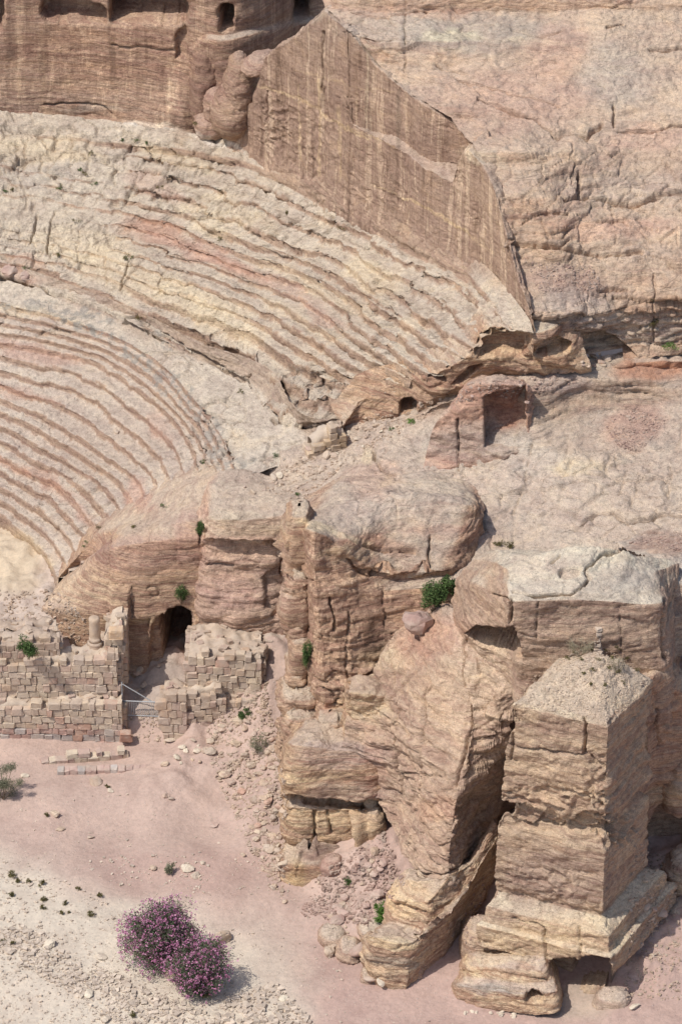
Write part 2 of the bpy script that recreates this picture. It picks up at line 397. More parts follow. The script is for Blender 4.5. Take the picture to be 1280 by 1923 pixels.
# ------------------------------------------------------------------ colours and joints that belong to places on the rock
CREAM = (.62, .53, .39); PINK = (.50, .34, .28); RED = (.46, .25, .18); GREY = (.40, .37, .34); PURP = (.40, .32, .30); PALE = (.60, .54, .47); YEL = (.58, .47, .30); WHITE = (.72, .68, .62); BROWN = (.30, .205, .155)
TINTS += [
 (905, 420, 34, 130, -18, (.455, .35, .275), .7), (905, 292, 46, 14, 22, (.50, .42, .34), .9), (800, 312, 50, 10, 28, (.46, .35, .29), .8), (600, 60, 60, 40, 0, (.34, .27, .23), .5), (590, 25, 30, 14, 0, (.50, .44, .38), .8),
 (160, 460, 110, 35, 10, CREAM, .7), (230, 520, 90, 30, 20, CREAM, .8), (60, 590, 110, 12, 12, CREAM, .6), (350, 560, 90, 35, 28, CREAM, .8), (420, 600, 90, 40, 30, CREAM, .7),
 (590, 540, 120, 16, 28, CREAM, .6), (700, 520, 60, 30, 35, CREAM, .85), (560, 600, 100, 14, 32, CREAM, .5), (380, 410, 70, 22, 30, CREAM, .7), (450, 400, 90, 22, 25, CREAM, .6), (330, 300, 80, 16, 20, CREAM, .8), (70, 270, 110, 18, 0, CREAM, .8), (120, 295, 90, 12, 0, YEL, .5),
 (60, 330, 100, 20, 0, GREY, .5), (290, 350, 60, 20, 20, PINK, .5),
 (300, 440, 90, 22, 12, RED, .55), (370, 470, 110, 20, 20, PINK, .8), (430, 500, 90, 16, 25, RED, .5), (500, 520, 130, 14, 26, PINK, .6), (600, 590, 60, 12, 30, PINK, .6), (270, 420, 60, 16, 10, RED, .4),
 (40, 490, 40, 14, 10, RED, .4), (30, 515, 50, 12, 15, PINK, .6), (0, 730, 120, 10, 10, RED, .3), (60, 660, 110, 16, 12, PINK, .6), (10, 870, 60, 10, 25, RED, .35), (90, 900, 60, 14, 30, RED, .35), (260, 930, 40, 20, 60, PINK, .7), (150, 960, 50, 12, 40, PINK, .5), (300, 800, 40, 20, 50, PINK, .4),
 (130, 580, 120, 14, 12, 'L', .55), (170, 620, 90, 12, 20, 'L', .7), (260, 670, 70, 20, 35, 'L', .6), (330, 730, 60, 26, 45, 'L', .6), (385, 790, 55, 20, 62, 'L', .55), (415, 850, 45, 26, 60, 'L', .55), (455, 870, 30, 10, 0, 'L', .6), (300, 640, 40, 10, 35, 'L', .5), (40, 580, 60, 9, 10, 'L', .5), (600, 730, 25, 14, 0, 'L', .5), (570, 700, 40, 12, 10, 'L', .4),
 (40, 1040, 60, 40, 40, YEL, .5), (40, 1060, 60, 50, 0, (.54, .44, .33), .6), (50, 1130, 90, 34, 0, (.52, .43, .37), .7),
 (290, 235, 50, 7, 4, WHITE, .95), (390, 262, 40, 5, 20, WHITE, .85), (430, 280, 30, 5, 25, WHITE, .6),
 (1190, 800, 66, 40, -20, (.43, .29, .24), .7), (1060, 530, 90, 30, 10, (.42, .31, .26), .75), (1240, 1018, 60, 22, 0, (.40, .29, .24), .8),
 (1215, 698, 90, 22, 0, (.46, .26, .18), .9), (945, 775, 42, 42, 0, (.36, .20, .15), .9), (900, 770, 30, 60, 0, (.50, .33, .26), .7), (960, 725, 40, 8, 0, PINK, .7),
 (1130, 680, 50, 30, 0, (.5, .45, .38), .5), (880, 830, 110, 40, 0, GREY, .5), (1000, 860, 90, 30, 10, PALE, .5), (1080, 880, 60, 14, 0, CREAM, .5), (730, 905, 20, 14, 0, CREAM, .8), (690, 850, 12, 22, 0, CREAM, .7), (700, 900, 60, 40, 0, PINK, .45),
 (1050, 720, 60, 22, 0, (.46, .38, .35), .7), (850, 1000, 90, 20, 0, PINK, .4), (760, 960, 120, 30, 0, (.52, .44, .38), .6),
 (700, 1020, 90, 14, 10, RED, .3), (900, 60, 160, 40, 0, (.44, .40, .35), .6), (760, 60, 120, 30, 0, (.46, .41, .36), .6), (850, 65, 60, 10, -5, (.62, .58, .44), .6), (1000, 80, 60, 12, 0, CREAM, .5), (1000, 180, 130, 60, 0, (.53, .37, .30), .6), (900, 200, 120, 70, 20, (.50, .36, .29), .5), (1150, 150, 70, 60, 0, (.47, .43, .38), .5), (1180, 350, 150, 30, 0, (.50, .42, .36), .5), (1220, 260, 90, 24, 0, (.54, .38, .31), .6), (1150, 430, 130, 24, 0, (.56, .38, .30), .6), (1050, 90, 60, 50, 0, PINK, .5), (760, 20, 140, 14, 0, PINK, .5),
 (1190, 620, 120, 30, 0, (.46, .42, .38), .6), (1080, 580, 80, 40, 10, (.44, .38, .35), .6),
 (930, 650, 70, 36, -20, (.56, .44, .32), .7), (1040, 670, 50, 26, 0, (.55, .42, .30), .6),
 (1100, 1060, 140, 30, 0, (.62, .56, .46), .7), (1020, 1060, 70, 24, 0, (.60, .52, .43), .8), (1200, 1090, 60, 20, 0, (.56, .52, .45), .6),
 (840, 1190, 90, 40, 10, (.52, .37, .30), .7), (790, 1210, 60, 40, -30, (.48, .32, .25), .6), (860, 1300, 90, 60, 10, (.58, .46, .35), .6), (900, 1240, 50, 60, 0, (.60, .50, .40), .6), (870, 1370, 60, 40, 0, (.58, .46, .36), .5), (820, 1520, 60, 26, 0, (.50, .34, .26), .6),
 (650, 1040, 60, 14, 0, CREAM, .4), (590, 985, 40, 10, 10, CREAM, .8), (660, 1010, 60, 8, 25, CREAM, .6), (640, 1420, 90, 30, 0, PURP, .7), (600, 1470, 100, 8, 6, CREAM, .6), (640, 1490, 90, 20, 0, PURP, .6), (610, 1540, 80, 30, 0, (.60, .49, .36), .8),
 (630, 1330, 30, 20, 0, (.30, .10, .07), .4), (720, 1240, 60, 20, 0, CREAM, .4), (680, 1330, 60, 30, 0, CREAM, .5),
 (1040, 1650, 110, 60, 0, (.40, .315, .27), .75), (1040, 1375, 80, 14, 8, (.36, .27, .22), .6), (1040, 1480, 90, 50, 0, (.50, .39, .30), .6), (1040, 1760, 140, 40, 0, (.62, .51, .37), .9), (920, 1860, 70, 10, 8, GREY, .8), (930, 1835, 70, 9, 8, CREAM, .7), (940, 1800, 60, 14, 0, CREAM, .6), (700, 1440, 20, 60, 0, PINK, .4),
 (770, 1690, 60, 40, 0, (.60, .48, .35), .8), (740, 1770, 60, 14, 10, CREAM, .6), (740, 1810, 60, 12, 10, GREY, .7), (560, 1640, 20, 30, 0, YEL, .7), (600, 1600, 40, 10, 0, (.24, .15, .13), .5),
 (1260, 1500, 60, 20, 0, CREAM, .4), (1250, 1660, 40, 20, 0, CREAM, .5), (1250, 1900, 60, 40, 0, (.50, .40, .38), .6),
 (260, 1040, 110, 36, 0, (.40, .285, .245), .8), (150, 1110, 80, 26, 0, (.52, .42, .33), .8), (140, 1180, 60, 30, 0, (.50, .38, .29), .7), (360, 1010, 40, 60, 0, (.45, .31, .27), .6), (430, 1110, 70, 34, 0, (.46, .33, .30), .6), (510, 1090, 36, 70, 0, (.54, .42, .36), .7), (450, 985, 100, 26, 0, (.50, .43, .34), .6), (255, 1170, 60, 8, 0, CREAM, .5),
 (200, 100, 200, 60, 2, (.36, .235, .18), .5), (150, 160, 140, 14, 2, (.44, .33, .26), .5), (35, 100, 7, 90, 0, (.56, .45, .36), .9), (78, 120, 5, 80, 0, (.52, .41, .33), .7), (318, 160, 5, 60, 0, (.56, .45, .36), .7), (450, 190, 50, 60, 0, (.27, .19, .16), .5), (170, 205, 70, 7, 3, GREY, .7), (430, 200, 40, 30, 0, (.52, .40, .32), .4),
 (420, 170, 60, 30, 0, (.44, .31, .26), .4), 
]
VC = (.58, .46, .32)
VEINS += [([(468, 158), (520, 170), (575, 193), (640, 240), (690, 262)], 3.0, VC, .8), ([(555, 130), (620, 150), (680, 165), (740, 172)], 1.5, VC, .5), ([(756, 372), (800, 392), (850, 420), (900, 458), (925, 475)], 3.5, VC, .9), ([(640, 236), (700, 258), (745, 276)], 2, VC, .6), ([(700, 350), (760, 372)], 2, VC, .5),
 ([(605, 60), (606, 130), (604, 200)], 3.5, (.24, .18, .14), .7), ([(598, 150), (600, 250), (598, 330)], 4, VC, .6), ([(635, 200), (638, 340)], 4, VC, .5), ([(560, 160), (562, 300)], 3, VC, .4), ([(760, 165), (765, 280)], 3, (.56, .44, .34), .6), ([(690, 90), (692, 250)], 8, (.30, .24, .19), .5), ([(668, 100), (668, 230)], 7, (.33, .24, .18), .5), ([(748, 170), (750, 280)], 5, (.24, .19, .15), .6), ([(735, 330), (737, 400)], 5, (.25, .19, .15), .5), ([(830, 235), (832, 330)], 5, (.28, .20, .16), .5), ([(905, 330), (912, 480)], 3, VC, .4),
 ([(34, 0), (36, 60), (36, 185)], 3.2, (.60, .48, .38), .9), ([(43, 0), (45, 190)], 2.5, (.56, .45, .36), .7), ([(80, 60), (82, 200)], 3, (.54, .43, .34), .7), ([(122, 120), (123, 200)], 4, (.46, .36, .31), .5), ([(317, 120), (318, 228)], 3, (.58, .47, .38), .8), ([(335, 120), (337, 230)], 4, (.46, .34, .29), .6), ([(0, 70), (110, 62), (180, 75), (240, 85), (330, 96)], 4, (.48, .36, .30), .5), ([(0, 115), (120, 118), (200, 128), (330, 125)], 3, (.48, .37, .28), .5)]
CRACKS += [
 ([(288+12*math.cos(a_), 1111+10*math.sin(a_)) for a_ in np.linspace(-2.6, 2.2, 12)], .07, .12), ([(206, 1098), (245, 1100)], .07, .2), ([(606, 60), (605, 120), (603, 170)], .10, .3), ([(610, 170), (612, 215)], .1, .3), ([(500, 170), (502, 260)], .10, .25),
 ([(880, 1320), (874, 1400), (852, 1470)], .12, .4), ([(800, 1290), (792, 1420), (776, 1520)], .1, .3), ([(655, 1150), (650, 1250), (655, 1320)], .08, .25), ([(720, 1100), (724, 1180)], .06, .2), ([(1010, 1130), (1006, 1200)], .06, .2), ([(1160, 1140), (1165, 1230)], .06, .15), ([(85, 195), (140, 192), (190, 198), (207, 212)], .09, .25), ([(207, 85), (265, 90), (330, 95)], .09, .25), ([(940, 480), (942, 500)], .0001, 0),
 ([(0, 519), (30, 524), (60, 535), (110, 552), (150, 563), (200, 585), (232, 600), (262, 598)], .16, .55),
 ([(272, 612), (300, 625), (330, 640), (350, 655), (385, 672), (430, 700), (455, 712), (470, 705)], .14, .5),
 ([(510, 786), (530, 792), (560, 798), (600, 800), (640, 795)], .22, .6),
 ([(55, 455), (62, 430), (70, 405)], .09, .3), ([(88, 470), (92, 435), (102, 400)], .08, .3), ([(243, 495), (232, 525), (225, 545)], .08, .3), ([(255, 360), (256, 325)], .09, .3),
 ([(200, 350), (240, 358), (290, 362), (330, 385), (380, 400), (415, 403)], .08, .3), ([(0, 240), (45, 245), (75, 252)], .14, .4), ([(0, 300), (70, 295), (150, 285)], .14, .4), ([(430, 340), (470, 365), (520, 380)], .1, .35), ([(605, 440), (625, 425), (628, 400)], .12, .4), ([(640, 440), (670, 455), (720, 480)], .08, .3), ([(480, 440), (520, 452), (540, 440)], .1, .3),
 ([(760, 0), (758, 130)], .05, .15), ([(1088, 322), (1090, 365), (1140, 372), (1190, 382), (1240, 368), (1290, 360)], .14, .5), ([(1060, 375), (1088, 366)], .12, .4), ([(955, 455), (990, 461), (1060, 470), (1120, 480), (1200, 478)], .14, .5), ([(860, 150), (900, 165), (960, 180), (1050, 200)], .08, .25), ([(900, 190), (960, 215), (1040, 250), (1100, 252), (1130, 235)], .12, .4), ([(1160, 245), (1220, 250), (1290, 240)], .09, .3), ([(1150, 200), (1152, 235)], .08, .3), ([(1120, 545), (1150, 541), (1175, 546)], .12, .4), ([(1150, 560), (1200, 563), (1226, 566)], .1, .4), ([(1226, 520), (1227, 640)], .06, .15), ([(1220, 95), (1290, 88)], .14, .4), ([(1140, 60), (1165, 50)], .1, .3), ([(960, 55), (1000, 65), (1050, 62)], .08, .3), ([(980, 420), (1010, 400), (1060, 405)], .08, .3), ([(1120, 420), (1180, 416)], .07, .25), ([(660, 25), (720, 32), (800, 20)], .1, .3), ([(650, 60), (700, 75), (740, 70)], .08, .25), ([(820, 120), (880, 140)], .07, .25),
 ([(1000, 830), (985, 900), (960, 960)], .06, .2), ([(1175, 880), (1160, 930)], .05, .15), ([(1260, 870), (1250, 960)], .05, .15), ([(1090, 985), (1120, 965), (1150, 968), (1180, 985), (1215, 978), (1240, 968), (1280, 972)], .14, .45), ([(1100, 895), (1150, 900), (1250, 898)], .08, .3),
 ([(697, 840), (700, 862), (715, 880), (750, 895)], .14, .45), ([(860, 790), (862, 880)], .1, .35),
 ([(695, 1080), (730, 1077), (770, 1075), (806, 1078)], .16, .6), ([(650, 1050), (690, 1084)], .1, .35), ([(685, 1022), (720, 1030), (776, 1032)], .12, .4), ([(805, 1008), (806, 1078)], .1, .4), ([(620, 1120), (626, 1160), (626, 1185)], .1, .4), ([(718, 1055), (755, 1066)], .07, .3), ([(540, 1070), (590, 1095)], .1, .3),
 ([(1075, 1160), (1110, 1115)], 0.0001, .0), ([(960, 1110), (1000, 1117), (1075, 1116), (1100, 1098), (1108, 1085), (1100, 1070)], .12, .4), ([(1100, 1065), (1130, 1045), (1175, 1030)], .1, .4), ([(1035, 1052), (1050, 1042)], .08, .3), ([(957, 1125), (957, 1170)], .14, .5), ([(922, 1117), (957, 1124)], .12, .4), ([(1247, 1130), (1246, 1230), (1250, 1240)], .14, .5), ([(1010, 1390), (960, 1388)], .0001, 0),
 ([(1096, 1345), (1098, 1415), (1112, 1425)], .14, .5), ([(955, 1398), (1040, 1412), (1100, 1418)], .10, .3), ([(962, 1345), (962, 1398), (958, 1430)], .08, .3),
 ([(540, 1497), (600, 1506), (660, 1512), (710, 1508)], .16, .6), ([(590, 1520), (590, 1600)], .14, .5), ([(618, 1522), (622, 1565)], .1, .4), ([(678, 1520), (684, 1560), (688, 1600)], .2, .7), ([(560, 1590), (620, 1600), (660, 1610), (690, 1606)], .16, .6), ([(553, 1640), (565, 1600)], .06, .2), ([(742, 1380), (744, 1450), (744, 1500)], .12, .5), ([(748, 1450), (805, 1456), (850, 1462)], .08, .3), ([(885, 1350), (880, 1400), (862, 1440)], .14, .5),
 ([(785, 1635), (830, 1643), (858, 1632)], .12, .4), ([(735, 1700), (770, 1706), (800, 1712)], .09, .3), ([(690, 1746), (740, 1752), (790, 1760)], .08, .3),
 ([(1020, 1745), (1022, 1800)], .07, .25), ([(1085, 1740), (1087, 1800)], .07, .25), ([(960, 1730), (1020, 1740)], .06, .2), ([(870, 1850), (1030, 1865)], .07, .2), ([(865, 1820), (1030, 1840)], .06, .2),
 ([(245, 1105), (246, 1160), (226, 1160)], .1, .3), ([(206, 1000), (206, 1160)], .05, .15), ([(396, 1015), (440, 1022), (540, 1022)], .14, .45), ([(375, 985), (375, 1020)], .12, .4), ([(385, 1060), (440, 1062)], .1, .3), ([(527, 1050), (530, 1090)], .12, .4),
 ([(1212, 1480), (1250, 1440), (1290, 1400)], .0001, 0), ([(1230, 1330), (1232, 1400)], .08, .3),
 ([(755, 1300), (750, 1350)], .07, .25), ([(735, 1190), (733, 1290)], .06, .2), ([(873, 1200), (872, 1290)], .08, .3),
]
# ------------------------------------------------------------------ the ground
GP = np.array([PZ(*p) for p in [
 (0, 1950, -.1), (200, 1950, 0), (430, 1950, 0), (640, 1950, 0), (0, 1800, .25), (200, 1800, .15), (420, 1800, 0), (0, 1680, .2), (300, 1700, 0), (540, 1750, 0), (0, 1560, 0), (200, 1560, 0), (400, 1560, 0), (0, 1420, .1), (120, 1420, .1), (240, 1405, .15), (330, 1400, .3), (400, 1400, .7), (440, 1350, 1.9), (470, 1300, 3.0), (500, 1240, 4.0), (510, 1190, 5.2),
 (470, 1450, .8), (430, 1500, .2), (510, 1480, 1.4), (530, 1400, 2.2), (490, 1380, 1.9), (530, 1560, .6), (510, 1640, .1), (570, 1680, .15), (620, 1640, 1.0), (660, 1600, 2.0), (735, 1560, 2.6), (750, 1600, 2.0), (640, 1700, .3), (700, 1680, 1.0), (640, 1800, 0), (720, 1900, 0), (820, 1890, 0), (850, 1800, .4), (880, 1720, .9), (910, 1640, 1.6), (905, 1570, 2.2), (910, 1500, 2.4),
 (960, 1910, 0), (1060, 1900, 0), (1090, 1860, .2), (1180, 1870, .5), (1280, 1900, .4), (1230, 1790, 1.5), (1230, 1700, 1.9), (1225, 1600, 3.0), (1260, 1480, 4.5), (1200, 1560, 3.2), (1210, 1640, 2.4), (1420, 1900, 1), (1420, 1600, 4), (1420, 1300, 7), (-130, 1950, 0), (-130, 1600, 0), (-130, 1400, .2), (250, 1345, .8), (270, 1320, 1.7), (265, 1395, .15), (290, 1290, 2.3), (320, 1250, 2.7), (330, 1225, 2.8), (335, 1200, 2.8), (240, 1290, 2.2),
 (-60, 1396, 0.08), (-60, 1425, 0.06), (-30, 1396, 0.08), (-30, 1425, 0.06), (0, 1396, 0.08), (0, 1425, 0.06), (30, 1396, 0.08), (30, 1425, 0.06), (60, 1396, 0.08), (60, 1425, 0.06), (90, 1396, 0.08), (90, 1425, 0.06), (120, 1396, 0.08), (120, 1425, 0.06), (150, 1396, 0.08), (150, 1425, 0.06), (180, 1396, 0.08), (180, 1425, 0.06), (210, 1396, 0.08), (210, 1425, 0.06), (290, 1190, 2.2), (335, 1175, 1.8), (320, 1185, 1.8), (345, 1215, 2.4), (310, 1270, 2.4), (250, 1400, .15), (300, 1402, .3), (0, 1300, 2.3), (60, 1300, 2.3), (120, 1300, 2.3), (190, 1300, 2.3), (-60, 1300, 2.3), (0, 1215, 4.7), (60, 1215, 4.7), (120, 1215, 4.7), (180, 1212, 4.7), (-60, 1215, 4.7), (20, 1170, 4.9), (90, 1150, 4.9), (340, 1378, .7), (385, 1378, .9), (360, 1290, 3.4), (420, 1305, 2.9), (400, 1230, 4.6), (460, 1230, 4.7), (60, 1110, 4.4), (-130, 1110, 4.4), (60, 1030, 4.5), (-130, 1000, 4.6), (150, 1060, 4.5), (250, 900, 4.5), (500, 1000, 5), (700, 1000, 6), (1000, 1300, 8)]])
def ground_z(x, y):
    x = np.atleast_1d(np.asarray(x, float)); y = np.atleast_1d(np.asarray(y, float))
    out = np.zeros(len(x))
    for k in range(0, len(x), 20000):
        d2 = (x[k:k+20000, None]-GP[None, :, 0])**2+(y[k:k+20000, None]-GP[None, :, 1])**2
        w = 1/(d2+.4)**1.9
        out[k:k+20000] = (w*GP[None, :, 2]).sum(1)/w.sum(1)
    return out
def on_ground(px, py):
    z = 1.0
    for _ in range(12):
        x, y, _z = PZ(px, py, z); z = .5*z+.5*float(ground_z(x, y)[0])
    return PZ(px, py, z)
def build_ground():
    xs = np.r_[-300, -120, -60, -34, np.arange(-24, 26.01, .13), 34, 60, 120, 300]; ys = np.r_[-170, -110, -70, -45, np.arange(-37, 10, .14), 20, 60, 150, 500]
    X, Y = np.meshgrid(xs, ys)
    Z = ground_z(X.ravel(), Y.ravel())
    Pn = np.c_[X.ravel(), Y.ravel(), Z]
    px, py = topix(Pn)
    rough = .03+.22*sstep(.25, 1.2, Z)*(Z < 9)
    Z2 = Z+rough*fbm(Pn/1.1, 4, 60, .6)+.10*fbm(Pn/5, 2, 66)
    far = (np.abs(Pn[:, 0]) > 40) | (Pn[:, 1] > 30) | (Pn[:, 1] < -60)
    Z2 = np.where(far, np.minimum(Z, 1.0), Z2); Pn[:, 2] = Z2
    pink = np.array((.47, .335, .285)); pale = np.array((.60, .52, .425)); tan = np.array((.53, .43, .35))
    nx = px+26*fbm(Pn/2.2, 3, 70); ny = py+18*fbm(Pn/2.2, 3, 73)
    # pale gravel bank in the lower left, dusty pink path to its right
    edge = (ny-(1600+.32*nx))/60.0
    f = sstep(-1.1, 1.0, edge)*(1-sstep(520, 640, nx))
    c = pink[None]*(1-f[:, None])+pale[None]*f[:, None]
    f2 = (sstep(-60, 40, -(ny-(1560+.36*nx)))*.25*(nx < 700))[:, None]
    c = c*(1-f2)+tan*f2
    deep = ((1-sstep(.5, 1.3, np.hypot((nx-330)/230, (ny-1640)/50)))*.5+(1-sstep(.5, 1.2, np.hypot((nx-640)/200, (ny-1810)/70)))*.35)[:, None]
    c = c*(1-deep)+np.array((.41, .275, .235))*deep
    f3 = (1-sstep(.6, 1.2, np.hypot((nx-60)/150, (ny-1870)/45)))[:, None]*.5
    c = c*(1-f3)+np.array((.58, .49, .40))*f3
    f4 = ((ny < 1200))[:, None]*.8
    c = c*(1-f4)+np.array((.52, .43, .36))*f4
    f7 = (1-sstep(.5, 1.1, np.hypot((nx-20)/90, (ny-1045)/75)))[:, None]*.85
    c = c*(1-f7)+np.array((.56, .45, .32))*f7
    f5 = (1-sstep(.6, 1.2, np.hypot((nx-1090)/80, (ny-1880)/45)))[:, None]
    c = c*(1-f5)+np.array((.47, .37, .30))*f5
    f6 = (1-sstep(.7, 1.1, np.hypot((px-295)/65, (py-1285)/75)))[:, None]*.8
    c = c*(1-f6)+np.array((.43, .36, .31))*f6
    V = Pn
    F = gfaces(len(ys), len(xs))
    o = make_mesh('ground', V, F, M_GROUND, c, None, True, True); o['kind'] = 'structure'
build_ground()

# ------------------------------------------------------------------ back cliff with the rock-cut chambers (upper left)
def facade():
    X = [-160, 0, 120, 230, 330, 385, 420, 470, 520, 560, 620]
    YB = [30.5, 30.3, 30.0, 29.0, 27.6, 27.6, 27.2, 28.5, 30.5, 32.0, 33]
    YT = [31.0, 30.8, 30.6, 29.6, 28.6, 27.4, 27.0, 27.6, 29.4, 31.0, 32]
    base = [(x, py, y, 1) for x, y, py in zip(X, YB, [225, 210, 214, 224, 238, 250, 255, 235, 230, 225, 225])]
    mid = [(x, py, y, 1) for x, y, py in zip(X, YT, [100, 98, 100, 108, 112, 78, 78, 66, 56, 46, 40])]
    mid2 = [(x, py-12, y+(.5 if x > 350 else 0), 1) for x, y, py in zip(X, YT, [100, 98, 100, 108, 112, 78, 78, 66, 56, 46, 40])]
    top = [(x, -130, y+.8, 1) for x, y in zip(X, YT)]
    back = [(x, -190, y+9, 1) for x, y in zip(X, YT)]
    under = [(x, py+30, y-.8, 1) for x, y, py in zip(X, YB, [225, 210, 214, 224, 238, 250, 255, 235, 230, 225, 225])]
    N1 = [(82, -130), (82, 36), (100, 40), (150, 34), (200, 46), (200, 20), (188, 8), (150, 2), (120, 0), (110, -20), (112, -130)]
    pk = [([(80, -22), (80, 32), (92, 40), (199, 44), (199, 16), (186, 9), (150, 2), (120, -4), (112, -22)], (0, 1, 0), 1.7),
          ([(209, -30), (209, 44), (240, 42), (354, 47), (354, 14), (346, 2), (330, -14), (300, -30)], (0, 1, 0), 3.0),
          ([(-40, -30), (-40, 70), (0, 62), (8, 30), (8, -30)], (0, 1, 0), 2.2),
          ([(413, 10), (413, 61), (436, 55), (437, 14), (430, 9)], (.1, 1, 0), 2.6),
          ([(551, -30), (551, 44), (566, 40), (577, 30), (577, -30)], (0, 1, 0), 2.6),
          ([(330, 70), (331, 110), (352, 108), (353, 50), (336, 56)], (0, 1, 0), .5)]
    keep = None
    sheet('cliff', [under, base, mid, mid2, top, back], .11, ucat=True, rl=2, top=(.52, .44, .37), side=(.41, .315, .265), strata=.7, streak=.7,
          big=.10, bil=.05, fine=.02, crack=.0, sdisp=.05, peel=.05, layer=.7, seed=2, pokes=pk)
facade()
def spur():       # knobbly brown spur below the door and the round humps beside the carved wall
    for k, (x, y, rx, rz, Y, sd_) in enumerate([(385, 160, 22, 75, 26.2, 3), (425, 190, 20, 60, 26.0, 4)]): pass
facade_done = True

# ------------------------------------------------------------------ lower seating of the theatre
def steps(K, ero, sd_, amp=1.0, k0=0.0):
    def f(g0, w):
        pass
def cavea(name, rows, wpos, K, ero_f, seed=5, du=.08, treadf=.66, kjog=1, **kw):
    # rows: curves from the bottom up; wpos: their position counted in steps
    rw = [pts(r) for r in rows]
    L = np.linalg.norm(np.diff(np.array(rw), axis=1), axis=2).max(0)
    cur = np.array([segsub(r, [max(1, int(math.ceil(l/du))) for l in L], True) for r in rw])   # rows x nu x 3
    nu = cur.shape[1]; wpos = np.array(wpos, float); K = int(wpos[-1])
    def surf(w):        # w array (nv, nu) -> pts
        w = np.clip(w, 0, wpos[-1]); out = np.zeros(w.shape+(3,)); ui = np.arange(nu)[None, :].repeat(w.shape[0], 0)
        k = np.clip(np.searchsorted(wpos, w, 'right')-1, 0, len(wpos)-2)
        t = ((w-wpos[k])/(wpos[k+1]-wpos[k]))[..., None]
        return cur[k, ui]*(1-t)+cur[k+1, ui]*t
    sub = 9
    wv = np.linspace(0, wpos[-1], K*sub+1)[:, None].repeat(nu, 1)
    base = surf(wv); flat = base.reshape(-1, 3); px, py = topix(flat)
    cj = px/62.0+.9*gn(flat/4.0, seed+3)+.012*py; ci = np.floor(cj); cf = sstep(.88, 1.0, cj-ci); jog = (h1(ci+np.floor(wv.ravel()/3)*7, 5)*(1-cf)+h1(ci+1+np.floor(wv.ravel()/3)*7, 5)*cf-.5)
    wob = (.20*gn(flat/3.0, seed)+.12*gn(flat/.8, seed+1)+.05*gn(flat/.3, seed+2)+.30*jog*kjog).reshape(wv.shape)
    ws = wv+wob; k0 = np.floor(ws); f = ws-k0
    wxy = k0+np.minimum(f/treadf, 1)-wob; wz = k0+np.clip((f-treadf)/(1-treadf), 0, 1)*.93+.07*f-wob
    A = surf(wxy); B = surf(wz)
    e = ero_f(px, py, flat, wv.ravel()).reshape(wv.shape)[..., None]
    g = base*(1-e)+e*np.concatenate([A[..., :2], B[..., 2:]], -1)
    # a row broken off here and there
    g = relax(g, 1, lam=.25)
    return sheet(name, None, g=g, seed=seed, **kw)
lower = [
 [(108, 1102, 4.0), (98, 1085, 4.0), (80, 1062, 4.0), (52, 1034, 4.0), (26, 1012, 4.0), (0, 997, 4.0), (-150, 930, 4.0)],
 [(106, 1085, 5.0), (96, 1062, 5.0), (78, 1036, 5.0), (50, 1006, 5.0), (25, 986, 5.0), (0, 968, 5.0), (-150, 905, 5.0)],
 [(277, 978, 8.6), (266, 918, 8.6), (237, 884, 8.6), (175, 834, 8.6), (100, 790, 8.6), (0, 745, 8.6), (-150, 700, 8.6)],
 [(374, 892, 10.2), (357, 835, 10.2), (322, 785, 10.2), (250, 722, 10.2), (165, 675, 10.2), (0, 640, 10.2), (-150, 615, 10.2)],
 [(442, 894, 11.4), (425, 835, 11.4), (385, 775, 11.4), (310, 690, 11.4), (200, 625, 11.4), (0, 567, 11.4), (-150, 545, 11.4)]]
def ero_lo(px, py, P, w):
    e = .95-.35*sstep(14.0, 17, w)-.75*sstep(.0, .5, gn(P/2.4, 81)-.45)
    e *= 1-.55*(1-sstep(.6, 1.2, np.hypot((px-130)/40, (py-905)/22)))
    return np.clip(e, .05, 1)
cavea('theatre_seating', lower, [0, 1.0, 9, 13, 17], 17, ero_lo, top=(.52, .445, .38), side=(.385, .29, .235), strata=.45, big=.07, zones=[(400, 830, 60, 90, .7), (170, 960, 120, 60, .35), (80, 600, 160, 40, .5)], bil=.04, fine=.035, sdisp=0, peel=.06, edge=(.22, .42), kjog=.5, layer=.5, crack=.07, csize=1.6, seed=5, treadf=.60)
# ------------------------------------------------------------------ between the two tiers: smooth ledge and apron
apron = [
 [(442, 896, 11.3), (425, 837, 11.3), (385, 777, 11.3), (310, 692, 11.3), (200, 627, 11.3), (0, 569, 11.3), (-150, 547, 11.3)],
 [(505, 880, 11.6), (470, 815, 11.7), (425, 752, 11.7), (335, 676, 11.7), (220, 607, 11.7), (0, 541, 11.7), (-150, 524, 11.7)],
 [(590, 830, 12.1), (545, 792, 12.3), (462, 718, 12.0), (345, 660, 12.0), (236, 598, 12.0), (0, 519, 12.0), (-150, 500, 12.0)],
 [(640, 800, 13.2), (560, 770, 13.3), (500, 690, 13.2), (370, 640, 12.8), (250, 580, 12.6), (0, 490, 12.5), (-150, 480, 12.5)]]
sheet('terrain', apron, .09, vcat=True, rl=3, top=(.54, .475, .40), side=(.42, .34, .28), strata=.3, zones=[(420, 800, 60, 60, 1), (300, 690, 60, 40, .6), (530, 850, 90, 30, .7)], big=.12, bil=.10, fine=.04, layer=.5, crack=.06, csize=2, seed=8)
